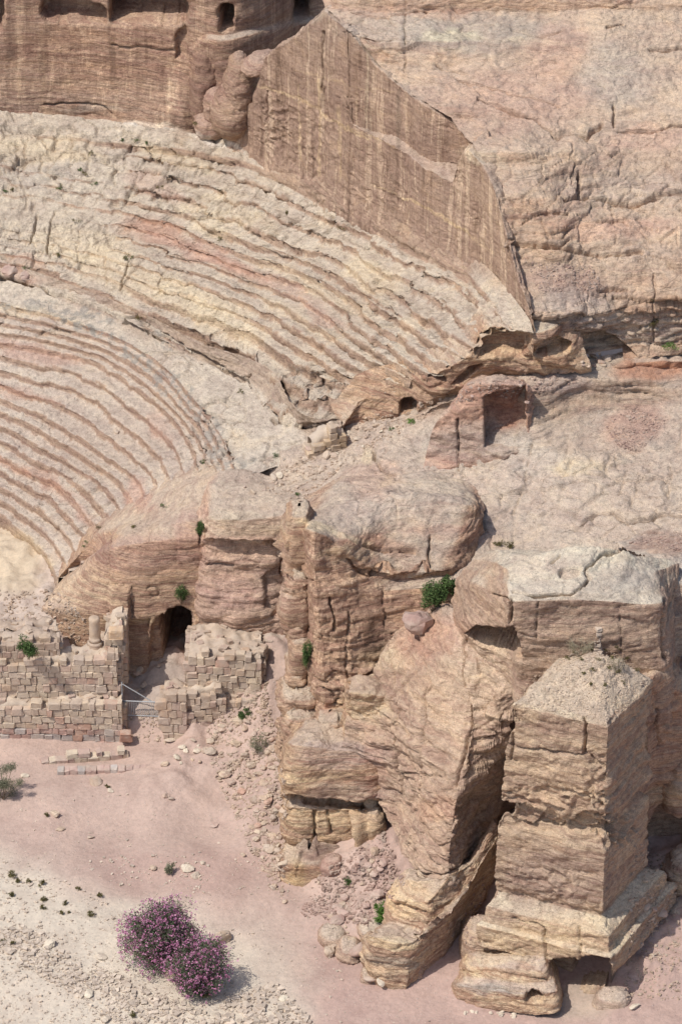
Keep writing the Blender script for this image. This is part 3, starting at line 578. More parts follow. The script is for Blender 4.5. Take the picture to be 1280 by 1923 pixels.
# ------------------------------------------------------------------ upper seating
upper = [
 [(665, 800, 12.3), (560, 800, 12.4), (508, 782, 12.3), (458, 716, 12.1), (345, 664, 12.1), (235, 602, 12.1), (110, 552, 12.1), (0, 520, 12.1), (-150, 500, 12.1)],
 [(690, 742, 14.0), (610, 722, 13.9), (534, 683, 13.6), (459, 633, 13.3), (380, 605, 13.2), (300, 575, 13.1), (180, 522, 12.9), (0, 480, 12.9), (-150, 462, 12.9)],
 [(768, 712, 15.8), (690, 672, 15.6), (621, 634, 15.2), (537, 583, 14.7), (440, 539, 14.3), (340, 508, 14.0), (200, 468, 13.7), (0, 425, 13.6), (-150, 412, 13.6)],
 [(812, 700, 17.0), (748, 652, 16.7), (682, 607, 16.2), (600, 541, 15.6), (521, 514, 15.2), (409, 471, 14.7), (250, 420, 14.3), (0, 378, 14.1), (-150, 368, 14.1)],
 [(885, 655, 18.6), (840, 628, 18.2), (751, 571, 17.5), (669, 521, 16.8), (600, 482, 16.3), (520, 450, 15.9), (330, 378, 15.2), (0, 310, 15.0), (-150, 300, 15.0)],
 [(922, 610, 19.6), (906, 577, 19.2), (854, 523, 18.5), (751, 471, 17.8), (690, 432, 17.3), (610, 392, 16.8), (400, 310, 15.9), (0, 262, 15.6), (-150, 255, 15.6)],
 [(1000, 622, 20.0), (985, 588, 20.0), (905, 494, 19.6), (800, 442, 19.0), (720, 398, 18.6), (600, 336, 17.9), (450, 262, 17.0), (0, 205, 16.4), (-150, 200, 16.4)]]
def ero_up(px, py, P, w):
    lim = 240+.9*(py-400)*0+30*gn(P/4, 90)
    e = sstep(lim-60, lim+80, px)*(1-sstep(12.3, 12.9, w))
    e *= .95-.7*sstep(0, .5, gn(P/2.6, 91)-.42)
    hump = 1-sstep(.7, 1.15, np.hypot((px-590)/85, (py-755)/55)); e *= 1-.8*hump
    return np.clip(e+.38*(1-sstep(12.3, 12.9, w)), .0, 1)
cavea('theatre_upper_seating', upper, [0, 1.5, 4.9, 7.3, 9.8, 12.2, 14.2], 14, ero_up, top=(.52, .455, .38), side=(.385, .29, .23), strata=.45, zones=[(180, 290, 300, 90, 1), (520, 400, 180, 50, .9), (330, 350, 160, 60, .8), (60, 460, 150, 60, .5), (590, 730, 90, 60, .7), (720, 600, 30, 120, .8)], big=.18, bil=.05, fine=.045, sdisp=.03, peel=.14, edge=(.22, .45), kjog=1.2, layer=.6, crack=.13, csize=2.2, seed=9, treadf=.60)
# ------------------------------------------------------------------ tall carved wall behind the seats
WB = [(425, 262, 17.0), (462, 272, 17.1), (500, 291, 17.3), (556, 315, 17.6), (608, 341, 17.9), (650, 365, 18.2), (664, 372, 18.3), (743, 412, 18.75), (800, 442, 19.1), (848, 466, 19.3), (856, 470, 19.35), (880, 481, 19.5), (905, 494, 19.6), (935, 522, 19.8), (955, 545, 19.95), (975, 572, 20.0), (1000, 612, 20.0)]
def wall_y(x):
    ys = [PZ(*b)[1] for b in WB]
    return float(np.interp(x, [b[0] for b in WB], ys))
def up_y(x): return wall_y(x) if x < 800 else float(np.interp(x, [800, 842, 885, 925, 962], [wall_y(800), 8.5, 8.1, 7.2, 6.4]))
UP = [(640, 48), (663, 68), (700, 116), (742, 157), (775, 182), (798, 200), (842, 228), (885, 262), (925, 290), (962, 309)]
FIN = [(885, 283), (905, 308), (932, 372), (950, 440), (966, 500), (996, 592)]
def chip(P, t, mx, px, py, sh):
    P[:, 2] += .16*gn(P*.9, 71)+.09*np.abs(gn(P*2.6, 72))+.05*gn(P*6, 73)
    return P, t, mx
def carved():
    tp = [(434, 250), (466, 205), (496, 110), (545, 76), (607, 20), (650, 57), (662, 236), (741, 274), (798, 320), (848, 345), (857, 303), (880, 281), (905, 308), (932, 372), (950, 440), (966, 500), (996, 592)]
    sb = [.5, .5, .6, .8, 1.0, .6, .1, 1.0, 1.3, 1.3, 1.7, 1.9, 1.2, .7, .5, .4, .3]
    Ys = [PZ(*b)[1] for b in WB]
    base = [('p',)+tuple(PZ(*b)) for b in WB]
    low = [('p', b[1], b[2]-.5, b[3]-1.5) for b in base]
    t = [('p',)+tuple(PY(x, y, Y+.15)) for (x, y), Y in zip(tp, Ys)]
    b1 = [('p', a[1]+s*.5, a[2]+s, a[3]+.12*s) for a, s in zip(t, sb)]
    b2 = [('p', a[1]+s*.5+.8, a[2]+s+1.2, a[3]-3) for a, s in zip(t, sb)]
    kw = dict(top=(.47, .37, .30), side=(.385, .29, .235), strata=.2, streak=1.0, flute=.07, big=.05, bil=.03, fine=.02, layer=.45, crack=.0, peel=.03, sdisp=.02, seed=12)
    sheet('carved_cliff', [low, base, t, b1, b2], .085, ucat=False, rl=1, post=chip, holes=[(570, 270, 80, 80, .06), (510, 220, 30, 60, .09), (700, 370, 80, 30, .05)], **kw)
    off = [.02, .05, .5, .9, 1.1, 1.1, 1.0, .8, .6, .4]
    f0 = [(x, yb, up_y(x)+o+.1, 1) for (x, y), yb, o in zip(UP, [262, 262, 285, 302, 325, 345, 368, 335, 330, 316], off)]
    f1 = [(x, y, up_y(x)+o+.2, 1) for (x, y), o in zip(UP, off)]
    f2 = [('p', *(np.array(PY(x, y, up_y(x)+o+.2))+np.array((.5, 1.0, -.05)))) for (x, y), o in zip(UP, off)]
    f3 = [('p', *(np.array(PY(x, y, up_y(x)+o+.2))+np.array((1.5, 2.5, -2.5)))) for (x, y), o in zip(UP, off)]
    sheet('carved_cliff', [f0, f1, f2, f3], .09, rl=1, post=chip, **kw)
carved()
# ------------------------------------------------------------------ great slope above and to the right
def zsl(py): return float(np.interp(py, [-130, 0, 100, 210, 330, 480, 590, 650, 700], [31, 28.6, 27.2, 25.8, 24.1, 21.7, 19.7, 18.2, 17.2]))
slope_rows = [
 [(975, 700, 17.0), (990, 700, 17.0), (1080, 695, 17.1), (1180, 680, 17.0), (1290, 665, 17.1), (1450, 655, 17.2)],
 [(975, 660, 18.2), (1000, 655, 18.2), (1085, 650, 18.2), (1190, 648, 17.6), (1290, 642, 17.6), (1450, 642, 17.6)]]
for (x, y) in [FIN[5], FIN[4], FIN[3], FIN[2], FIN[1], (893, 285)]+UP[7::-1][1:]+[(607, 20)]:
    o = .0 if y > 284 else float(np.interp(x, [640, 663, 700, 742, 775, 962], [0, .05, .5, .9, 1.1, .6]))
    p0 = np.array(PY(x, y, (up_y(x) if y < 284 else wall_y(x))+o))+np.array((.12, .25, -.02))
    za = p0[2]; xs = x+90
    row = [('p', *p0), (xs, y+6-.02*(y), .85*za+.15*zsl(y))] if True else 0
    yy = [y-(y-20)*.03*k for k in range(4)]
    for k, X in enumerate((1080, 1190, 1290, 1450)):
        X = max(X, xs+30+30*k); z = zsl(yy[k]); row.append((X, yy[k], (.45*za+.55*z) if k == 0 else z))
    slope_rows.append(row)
slope_rows.append([(560, -120, 30.5), (700, -110, 31), (850, -110, 31), (1060, -110, 31), (1290, -120, 31), (1450, -120, 31)])
sheet('rock_slope', slope_rows, .10, vcat=False, rl=6, top=(.53, .42, .335), side=(.495, .375, .295), strata=.65, lich=.12, big=.35, bil=.12, fine=.05, layer=.6, sdisp=.75, zones=[(1120, 380, 260, 140, .45), (800, 60, 200, 60, .4), (1150, 590, 160, 50, .6)], peel=.06, crack=.08, csize=4.5, seed=14,
      pokes=[([(1085, 668), (1090, 640), (1130, 632), (1160, 640), (1180, 655), (1195, 672), (1150, 690), (1090, 700)], (0, 1, .1), 1.3)])
# ------------------------------------------------------------------ end of the upper seating, with the hollowed alcoves
end_rows = [
 [(590, 850, 11.6), (660, 820, 12.2), (745, 790, 13.2), (842, 752, 15.2), (922, 715, 16.4), (1000, 707, 16.9), (1060, 702, 17.0), (1110, 700, 17.0)],
 [(600, 835, 12.0), (665, 800, 12.6), (745, 778, 13.7), (842, 738, 15.9), (922, 700, 17.0), (1000, 693, 17.5), (1060, 688, 17.6), (1110, 688, 17.5)],
 [(640, 805, 12.9), (690, 745, 14.2), (765, 716, 15.7), (815, 702, 17.0), (890, 662, 18.4), (925, 615, 19.5), (1005, 625, 19.7), (1080, 600, 19.3)],
 [(620, 760, 13.4), (680, 700, 15.0), (745, 680, 16.2), (800, 660, 17.1), (870, 620, 18.5), (910, 570, 19.2), (1000, 580, 20.0), (1060, 560, 19.6)]]
sheet('rock_outcrop', end_rows, .09, rl=2, ucat=True, top=(.50, .43, .36), side=(.44, .33, .26), strata=.9, big=.18, bil=.16, fine=.05, layer=.5, crack=.06, seed=15,
      pokes=[([(750, 779), (748, 757), (755, 750), (770, 749), (781, 756), (781, 776)], (.1, 1, -.05), 1.8),
             ([(884, 662), (905, 630), (925, 618), (960, 622), (995, 628), (992, 650), (975, 668), (940, 664), (900, 672)], (.2, 1, 0), 1.1),
             ([(1003, 668), (1020, 640), (1050, 632), (1070, 645), (1066, 662), (1040, 668)], (.1, 1, 0), 1.2),
             ([(850, 724), (880, 690), (905, 684), (890, 700), (862, 726)], (.2, 1, 0), .7), ([(792, 706), (810, 700), (835, 712), (838, 722), (815, 712)], (0, 1, 0), .6)])
# ------------------------------------------------------------------ rock shelf of the middle right
shelf_rows = [
 [(440, 1000, 8.5), (560, 1060, 9.5), (700, 1080, 12), (860, 1090, 12.6), (960, 1120, 12.4), (1130, 1120, 12.6), (1290, 1120, 12.8), (1450, 1120, 13)],
 [(450, 930, 10.2), (560, 960, 11.3), (700, 960, 13.0), (860, 950, 13.2), (960, 975, 13.2), (1130, 990, 13.5), (1290, 1000, 13.7), (1450, 1000, 14)],
 [(460, 890, 11.0), (600, 885, 12.0), (700, 870, 13.2), (850, 875, 13.7), (965, 880, 14.0), (1130, 880, 14.4), (1290, 880, 14.7), (1450, 880, 15)],
 [(500, 865, 11.5), (635, 835, 12.3), (720, 808, 13.3), (850, 780, 14.7), (985, 800, 15.1), (1130, 780, 15.1), (1290, 775, 15.4), (1450, 775, 15.6)],
 [(540, 850, 11.7), (650, 812, 12.6), (745, 782, 13.7), (850, 748, 15.5), (990, 715, 16.8), (1100, 708, 16.8), (1290, 722, 16.2), (1450, 722, 16.2)],
 [(560, 830, 11.6), (660, 790, 12.7), (760, 750, 13.5), (870, 710, 15.9), (990, 685, 17.0), (1100, 668, 17.0), (1290, 655, 17.0), (1450, 655, 17)]]
sheet('rock_shelf', shelf_rows, .10, vcat=True, rl=4, top=(.515, .43, .36), side=(.45, .36, .295), strata=.5, big=.30, bil=.09, fine=.045, layer=.5, sdisp=.6, zones=[(1150, 930, 220, 90, .6), (820, 860, 200, 60, .4)], peel=.12, crack=.12, csize=3.0, lich=.15, seed=17)
# red ledge on the far right
sheet('rock_ledge', [[(1140, 770, 15.2), (1152, 735, 15.5), (1200, 722, 15.7), (1290, 716, 15.9), (1450, 715, 16)],
 [(1140, 765, 15.3), (1155, 722, 15.8), (1200, 716, 15.9), (1290, 708, 16.1), (1450, 708, 16.2)],
 [(1100, 700, 16.4), (1160, 688, 17.0), (1210, 680, 17.1), (1290, 678, 17.1), (1450, 678, 17.1)],
 [(1100, 690, 16.5), (1165, 668, 16.9), (1215, 662, 17.1), (1290, 668, 17.1), (1450, 668, 17.1)],
 [(1100, 680, 15.6), (1165, 660, 15.8), (1215, 650, 15.8), (1290, 650, 15.8), (1450, 650, 15.8)]], .09, rl=3, top=(.52, .42, .35), side=(.44, .27, .20), strata=.6, big=.12, bil=.1, seed=18, crack=.05)
# ------------------------------------------------------------------ humps of rock with a square cutting
def hump():
    rows = [
     [(790, 905, 12.6), (850, 900, 12.6), (905, 890, 12.8), (960, 870, 13.2), (1012, 838, 13.6), (1040, 800, 14)],
     [(800, 850, 13.6), (850, 850, 13.7), (905, 845, 13.9), (955, 840, 14.1), (1000, 815, 14.2), (1030, 782, 14.6)],
     [(815, 800, 14.9), (860, 790, 15.2), (905, 782, 15.4), (955, 790, 15.3), (995, 790, 14.9), (1020, 765, 14.9)],
     [(840, 770, 15.5), (872, 745, 16.3), (915, 735, 16.7), (955, 735, 16.8), (988, 740, 16.4), (1012, 752, 15.3)],
     [(860, 745, 15.8), (885, 722, 16.7), (925, 716, 17.1), (960, 718, 17.1), (985, 724, 16.8), (1005, 745, 15.6)],
     [(870, 735, 14.6), (890, 712, 14.8), (925, 700, 14.9), (960, 700, 15), (985, 710, 15), (1000, 735, 14.8)]]
    rows = [[(x, y, z+.5) for x, y, z in r] for r in rows]
    sheet('rock_outcrop', rows, .08, vcat=True, rl=3, top=(.52, .41, .34), side=(.47, .32, .26), strata=.5, big=.15, bil=.14, seed=19, crack=.06,
          pokes=[([(911, 842), (909, 742), (985, 726), (988, 836), (960, 842)], (-.0, 1, -.25), 1.5)])
hump()
def dome(name, cx, cy, Y, rx, ry, rz, seed, n=90, top=TOPC, side=SIDEC, strata=.6, sq=2.4, lean=0, mode=None, **kw):
    """closed, slightly squared rock centred at pixel (cx, cy) at depth Y"""
    c = np.array(PY(cx, cy, Y)) if mode != 'z' else np.array(PZ(cx, cy, Y))
    v = np.linspace(-math.pi/2+.02, math.pi/2-.02, n//2+1)[:, None]; u = np.linspace(0, 2*math.pi, n+1)[None, :]
    se = lambda a, e: np.sign(a)*np.abs(a)**(2/e)
    x = rx*se(np.cos(v), sq)*se(np.cos(u), sq); y = ry*se(np.cos(v), sq)*se(np.sin(u), sq); z = rz*se(np.sin(v), sq)*np.ones_like(u)
    x = x+lean*z
    g = np.stack([x+c[0], y+c[1], z+c[2]], -1)
    kw = dict(big=.15*min(rx, rz), bil=.08, fine=.04, layer=.4, crack=.05) | kw
    return sheet(name, None, g=g, close=True, top=top, side=side, strata=strata, seed=seed, up=None, **kw)
# low humps left of the carved wall
dome('rock_outcrop', 440, 208, 24.9, 1.25, 1.5, 1.7, 21, top=(.42, .31, .25), side=(.38, .28, .22), sq=2.0, n=110)
dome('rock_outcrop', 450, 158, 25.2, .95, 1.5, 2.0, 22, top=(.42, .31, .25), side=(.38, .28, .22), sq=2.0, n=110)
dome('rock_outcrop', 412, 208, 26.0, .95, 1.0, 1.4, 23, top=(.48, .36, .3), side=(.42, .31, .26), n=90)
dome('rock_outcrop', 395, 238, 26.0, .9, 1.0, .6, 24, top=(.48, .36, .3), side=(.42, .31, .26), n=80)
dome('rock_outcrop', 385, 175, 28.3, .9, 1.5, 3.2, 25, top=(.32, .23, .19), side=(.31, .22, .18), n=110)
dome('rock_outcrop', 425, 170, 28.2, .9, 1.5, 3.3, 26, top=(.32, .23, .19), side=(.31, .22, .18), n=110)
dome('rock_outcrop', 488, 118, 24.5, .9, 1.1, .6, 27, top=(.44, .33, .27), side=(.42, .31, .26), n=90, lean=.5)
# ------------------------------------------------------------------ rock with the vaulted passage (left)
arch_rows = [
 [(70, 1330, -6.6, 1), (120, 1330, -8.2, 1), (200, 1335, -8.6, 1), (260, 1335, -8.6, 1), (310, 1335, -8.4, 1), (362, 1330, -8.6, 1), (400, 1330, -8.4, 1)],
 [(72, 1180, -5.6, 1), (96, 1200, -7.4, 1), (200, 1215, -8.3, 1), (260, 1215, -8.5, 1), (310, 1215, -8.3, 1), (362, 1205, -8.4, 1), (400, 1200, -8.2, 1)],
 [(74, 1150, -5.2, 1), (88, 1140, -6.8, 1), (190, 1150, -8.0, 1), (260, 1150, -8.1, 1), (310, 1150, -8.0, 1), (362, 1145, -7.9, 1), (400, 1145, -7.8, 1)],
 [(100, 1105, -4.4, 1), (130, 1085, -5.4, 1), (196, 1075, -6.8, 1), (260, 1070, -7.3, 1), (310, 1070, -7.3, 1), (362, 1070, -7.2, 1), (400, 1070, -7.0, 1)],
 [(120, 1085, -3.2, 1), (160, 1055, -4.4, 1), (205, 1030, -6.0, 1), (260, 1020, -6.5, 1), (310, 1015, -6.6, 1), (362, 1010, -6.6, 1), (400, 1010, -6.4, 1)],
 [(140, 1070, -2, 1), (185, 1035, -3.2, 1), (225, 1008, -4.8, 1), (262, 998, -5.2, 1), (310, 985, -5.4, 1), (362, 975, -5.6, 1), (400, 985, -5.6, 1)],
 [(110, 1085, 5.0), (175, 1010, 7.2), (215, 985, 8.0), (255, 965, 8.6), (300, 940, 9.3), (365, 905, 10.4), (410, 886, 11.2)],
 [(90, 1080, 4.0), (160, 1000, 6.0), (205, 965, 7.0), (255, 930, 8.0), (300, 900, 9.0), (365, 870, 9.8), (410, 860, 10.2)]]
for i, row in enumerate(arch_rows):
    for j, q in enumerate(row):
        if len(q) == 4: row[j] = (q[0], q[1], q[2]+(1.3, 1.3, 1.2, .9, .6, .3, .2, .1)[i], 1)
ARCH = [(281, 1262), (283, 1215), (286, 1180), (300, 1160), (320, 1147), (342, 1144), (358, 1152), (363, 1166), (356, 1195), (352, 1250), (352, 1262)]
sheet('rock_outcrop', arch_rows, .09, ucat=True, rl=2, top=(.51, .42, .345), side=(.445, .335, .265), strata=.8, streak=.25, big=.12, bil=.03, sdisp=.06, peel=.05, fine=.02, layer=.5, crack=.03, seed=30,
      pokes=[([(309, 1262), (307, 1225), (302, 1190), (300, 1168), (318, 1148), (342, 1144), (358, 1152), (363, 1166), (356, 1195), (352, 1250), (352, 1262)], (.05, 1, 0), 6.0), ([(281, 1262), (282, 1215), (286, 1178), (298, 1160), (306, 1155), (309, 1262)], (.0, 1, 0), .8), ([(206, 1098), (246, 1098), (246, 1160), (226, 1160), (206, 1150)], (0, -1, 0), .34), ([(196, 1000), (206, 1100), (206, 1230), (150, 1230), (150, 1100)], (0, -1, 0), .0),
             ([(207, 1165), (280, 1165), (282, 1262), (207, 1262)], (0, 1, 0), .35)])
# rock to the right of the passage
mid_rows = [
 [(350, 1340, -8.0, 1), (385, 1340, -9.0, 1), (450, 1340, -9.4, 1), (505, 1340, -9.4, 1), (545, 1340, -9, 1), (600, 1340, -8, 1)],
 [(362, 1175, -7.6, 1), (385, 1180, -8.4, 1), (450, 1185, -8.8, 1), (505, 1185, -8.8, 1), (545, 1180, -8.6, 1), (600, 1180, -8, 1)],
 [(358, 1140, -7.4, 1), (380, 1150, -8.4, 1), (440, 1168, -8.9, 1), (500, 1160, -8.7, 1), (545, 1140, -8.3, 1), (600, 1140, -8, 1)],
 [(368, 1060, -6.6, 1), (385, 1062, -7.4, 1), (440, 1062, -7.7, 1), (500, 1062, -7.7, 1), (545, 1060, -7.5, 1), (600, 1060, -7, 1)],
 [(374, 1022, -6.0, 1), (392, 1022, -6.9, 1), (440, 1024, -7.1, 1), (500, 1024, -7.2, 1), (545, 1022, -7.0, 1), (600, 1020, -7, 1)],
 [(374, 1016, -6.0, 1), (390, 1012, -7.2, 1), (440, 1016, -7.5, 1), (500, 1018, -7.6, 1), (545, 1018, -7.4, 1), (600, 1010, -7, 1)],
 [(372, 985, -5.4, 1), (388, 975, -6.4, 1), (440, 975, -6.9, 1), (500, 972, -7.0, 1), (548, 965, -6.8, 1), (600, 960, -6.5, 1)],
 [(375, 960, -4.6, 1), (395, 945, -5.2, 1), (440, 948, -5.7, 1), (500, 945, -5.8, 1), (550, 935, -5.6, 1), (600, 930, -5.5, 1)],
 [(390, 900, 10.9), (420, 886, 11.4), (470, 886, 11.5), (520, 900, 11.3), (560, 900, 11.6), (610, 900, 11.9)],
 [(390, 890, 9.5), (420, 880, 10), (470, 880, 10.2), (520, 890, 10.5), (560, 880, 11), (610, 880, 11)]]
for i, row in enumerate(mid_rows):
    for j, q in enumerate(row):
        if len(q) == 4: row[j] = (q[0], q[1], q[2]+(1.3, 1.3, 1.2, .9, .6, .3, .2, .1)[i], 1)
sheet('rock_outcrop', mid_rows, .09, ucat=True, rl=2, top=(.50, .42, .35), side=(.48, .36, .30), strata=.55, streak=.3, big=.22, bil=.12, fine=.035, layer=.5, crack=.08, csize=2.2, seed=31,
      pokes=[([(495, 1085), (535, 1050), (540, 1130), (520, 1160), (497, 1140)], (0, 1, 0), .35)])
# ------------------------------------------------------------------ tall butte in the middle
butte_rows = [
 [(540, 1400, -14.0, 1), (590, 1400, -17.0, 1), (640, 1400, -17.2, 1), (740, 1400, -17.0, 1), (840, 1380, -16.5, 1), (890, 1360, -15.5, 1), (930, 1340, -13, 1)],
 [(560, 1320, -14.0, 1), (596, 1330, -16.9, 1), (645, 1330, -17.2, 1), (735, 1320, -16.8, 1), (840, 1300, -16.3, 1), (885, 1290, -15.2, 1), (925, 1270, -12, 1)],
 [(565, 1220, -13.6, 1), (590, 1230, -16.3, 1), (630, 1230, -16.6, 1), (735, 1220, -15.9, 1), (840, 1200, -15.6, 1), (880, 1200, -14.8, 1), (922, 1180, -12, 1)],
 [(565, 1100, -13.2, 1), (584, 1110, -15.6, 1), (618, 1110, -15.8, 1), (725, 1110, -14.9, 1), (830, 1100, -14.8, 1), (872, 1095, -14.0, 1), (920, 1080, -11, 1)],
 [(565, 1040, -13.0, 1), (580, 1030, -15.2, 1), (612, 1050, -15.3, 1), (715, 1085, -14.4, 1), (815, 1082, -14.3, 1), (868, 1078, -13.4, 1), (918, 1060, -11, 1)],
 [(562, 1000, -12.6, 1), (577, 996, -15.0, 1), (620, 1012, -15.2, 1), (712, 1074, -14.7, 1), (812, 1074, -14.6, 1), (866, 1066, -13.6, 1), (918, 1040, -11, 1)],
 [(560, 985, -11.6, 1), (585, 980, -13.9, 1), (660, 1010, -14.0, 1), (720, 1030, -13.6, 1), (810, 1030, -13.4, 1), (872, 1010, -12.6, 1), (912, 1010, -10.5, 1)],
 [(565, 960, 13.0), (610, 955, 14.6), (680, 945, 15.1), (760, 935, 15.2), (820, 938, 15.1), (880, 950, 14.8), (905, 970, 14.0)],
 [(575, 940, 12.6), (640, 905, 13.9), (700, 905, 14.4), (770, 908, 14.5), (830, 912, 14.4), (880, 925, 14.0), (915, 950, 13.2)],
 [(575, 930, 11), (640, 885, 12), (700, 880, 12.6), (770, 880, 13), (830, 880, 13), (880, 900, 13), (920, 930, 12)]]
sheet('rock_butte', butte_rows, .085, ucat=True, rl=3, top=(.51, .435, .365), side=(.425, .32, .26), strata=.7, streak=.8, big=.22, bil=.12, fine=.04, layer=.55, crack=.09, csize=2.2, zones=[(680, 1290, 90, 60, .8), (640, 1200, 60, 60, .4)], seed=33)
# slender crags left of the butte
for k, (cx, cy, rx, rz, Y) in enumerate([(562, 1010, 30, 62, -12.6), (560, 1100, 26, 36, -13.2), (556, 1132, 24, 34, -13.4), (560, 1178, 22, 26, -13.8), (562, 1225, 20, 42, -14.2), (556, 1272, 22, 28, -14.6), (562, 1312, 36, 24, -15.4), (566, 1350, 34, 26, -16.0), (620, 1352, 30, 18, -17.4), (545, 1392, 24, 30, -15.5)]):
    dome('rock_crag', cx, cy, Y, rx/38, 1.3, rz/31, 40+k, n=84, top=(.52, .44, .36), side=(.45, .34, .27), strata=.8, bil=.14, layer=.35, sq=3.4, crack=.16, csize=1.1, big=.22)
# ------------------------------------------------------------------ leaning slab between the butte and the tomb
slab_rows = [
 [(640, 1420, -20.5, 1), (740, 1560, -22.0, 1), (790, 1650, -24.6, 1), (848, 1760, -25.8, 1), (880, 1740, -22.6, 1), (930, 1640, -19, 1), (960, 1600, -17, 1)],
 [(645, 1380, -20.0, 1), (745, 1500, -21.6, 1), (795, 1600, -23.9, 1), (846, 1632, -24.9, 1), (885, 1620, -22.0, 1), (930, 1560, -18.6, 1), (960, 1540, -16.6, 1)],
 [(648, 1345, -19.4, 1), (745, 1400, -20.8, 1), (800, 1480, -22.8, 1), (855, 1500, -23.6, 1), (888, 1470, -21.4, 1), (932, 1430, -18.3, 1), (960, 1410, -16.3, 1)],
 [(655, 1310, -18.8, 1), (745, 1330, -20.0, 1), (810, 1370, -21.4, 1), (875, 1390, -21.8, 1), (900, 1365, -20.6, 1), (935, 1330, -18.9, 1), (965, 1310, -17, 1)],
 [(690, 1270, -18.0, 1), (750, 1260, -18.7, 1), (815, 1280, -19.7, 1), (875, 1295, -20.0, 1), (905, 1280, -19.8, 1), (945, 1255, -19.2, 1), (985, 1240, -18, 1)],
 [(720, 1215, -16.8, 1), (765, 1200, -17.2, 1), (820, 1195, -17.8, 1), (875, 1205, -18.5, 1), (910, 1200, -18.7, 1), (950, 1190, -18.8, 1), (990, 1180, -18, 1)],
 [(752, 1182, -15.8, 1), (790, 1158, -16.0, 1), (830, 1143, -16.4, 1), (870, 1150, -17.0, 1), (910, 1150, -17.6, 1), (950, 1150, -18.0, 1), (990, 1150, -17.5, 1)],
 [(770, 1190, -14.5, 1), (800, 1160, -14.5, 1), (835, 1150, -14.5, 1), (870, 1150, -15.0, 1), (910, 1150, -15.6, 1), (950, 1150, -16.0, 1), (990, 1150, -16, 1)]]
for i, row in enumerate(slab_rows):
    for j, q in enumerate(row):
        row[j] = (q[0], q[1], q[2]-(2.4, 2.5, 2.5, 2.5, 2.4, 2.0, 1.5, 1.2)[i]*(0, .25, .7, 1, 1, .9, .7)[j], 1)
for i, ys_ in ((2, (-26.1, -25.0, -24.2, -23.6)), (3, (-24.4, -24.0, -23.7, -23.2)), (4, (-22.6, -22.4, -22.3, -22.0)), (5, (-20.6, -20.8, -21.0, -20.5))):
    for k_, y_ in enumerate(ys_): q = slab_rows[i][3+k_]; slab_rows[i][3+k_] = (q[0], q[1], y_, 1)
sheet('rock_slab', slab_rows, .085, ucat=True, vcat=True, rl=3, top=(.52, .42, .345), side=(.47, .365, .295), strata=.55, streak=.1, big=.5, bil=.18, fine=.045, layer=.6, sdisp=.2, peel=.14, crack=.14, csize=2.6, zones=[(820, 1560, 110, 110, .45), (730, 1340, 50, 50, .5), (910, 1350, 40, 90, .6)], seed=35)
# shoulder on the left below the butte (layered, holes)
sheet('rock_crag', [
 [(630, 1400, -18.6, 1), (650, 1400, -20, 1), (700, 1400, -20.3, 1), (745, 1400, -20, 1), (760, 1390, -18.5, 1)],
 [(640, 1345, -18.4, 1), (652, 1352, -19.6, 1), (700, 1362, -19.9, 1), (738, 1365, -19.6, 1), (755, 1350, -18.3, 1)],
 [(640, 1300, -18.2, 1), (650, 1300, -19.5, 1), (700, 1306, -19.8, 1), (736, 1310, -19.4, 1), (750, 1300, -18, 1)],
 [(650, 1275, -17.2, 1), (665, 1275, -18.2, 1), (700, 1278, -18.6, 1), (735, 1280, -18.4, 1), (745, 1270, -17, 1)],
 [(660, 1270, -15.5, 1), (675, 1265, -16, 1), (700, 1265, -16.5, 1), (735, 1265, -16.5, 1), (745, 1262, -15.5, 1)]], .07, rl=2, top=(.53, .43, .34), side=(.48, .37, .28), strata=.8, big=.15, bil=.16, layer=.35, seed=36)
# ------------------------------------------------------------------ stepped block standing in front (left of centre)
def ring(poly, z):      # poly: (x, y) in metres
    return [('p', x, y, z) for x, y in poly]
blk_rows = [
 [(528, 1640, -19.0, 1), (535, 1640, -21.3, 1), (640, 1640, -21.5, 1), (712, 1640, -21.5, 1), (735, 1620, -19.4, 1), (745, 1600, -17, 1)],
 [(532, 1585, -18.8, 1), (540, 1590, -21.2, 1), (640, 1606, -21.4, 1), (708, 1600, -21.2, 1), (735, 1580, -19.4, 1), (745, 1560, -17, 1)],
 [(528, 1515, -18.6, 1), (536, 1516, -21.0, 1), (640, 1520, -21.1, 1), (706, 1518, -21.0, 1), (735, 1500, -19.2, 1), (745, 1490, -17, 1)],
 [(534, 1500, -18.6, 1), (541, 1500, -20.6, 1), (640, 1510, -20.7, 1), (706, 1508, -20.6, 1), (735, 1490, -19.2, 1), (745, 1480, -17, 1)],
 [(528, 1495, -18.6, 1), (537, 1494, -21.3, 1), (640, 1508, -21.4, 1), (712, 1504, -21.2, 1), (738, 1480, -19.3, 1), (748, 1470, -17, 1)],
 [(530, 1440, -18.3, 1), (539, 1440, -20.9, 1), (640, 1446, -21.1, 1), (716, 1446, -20.9, 1), (740, 1430, -19.2, 1), (748, 1420, -17, 1)],
 [(536, 1400, -17.9, 1), (545, 1398, -20.3, 1), (640, 1408, -20.6, 1), (716, 1412, -20.4, 1), (742, 1404, -19.0, 1), (748, 1400, -17, 1)],
 [(545, 1385, -17.2, 1), (556, 1382, -19.4, 1), (640, 1390, -19.8, 1), (712, 1400, -19.8, 1), (740, 1392, -18.8, 1), (748, 1390, -17, 1)],
 [(560, 1350, -16.6, 1), (575, 1352, -18.0, 1), (640, 1358, -18.5, 1), (700, 1366, -18.8, 1), (738, 1372, -18.4, 1), (748, 1372, -17, 1)],
 [(570, 1330, -15, 1), (590, 1330, -15.5, 1), (640, 1340, -15.5, 1), (700, 1350, -16, 1), (738, 1355, -16, 1), (748, 1355, -16, 1)]]
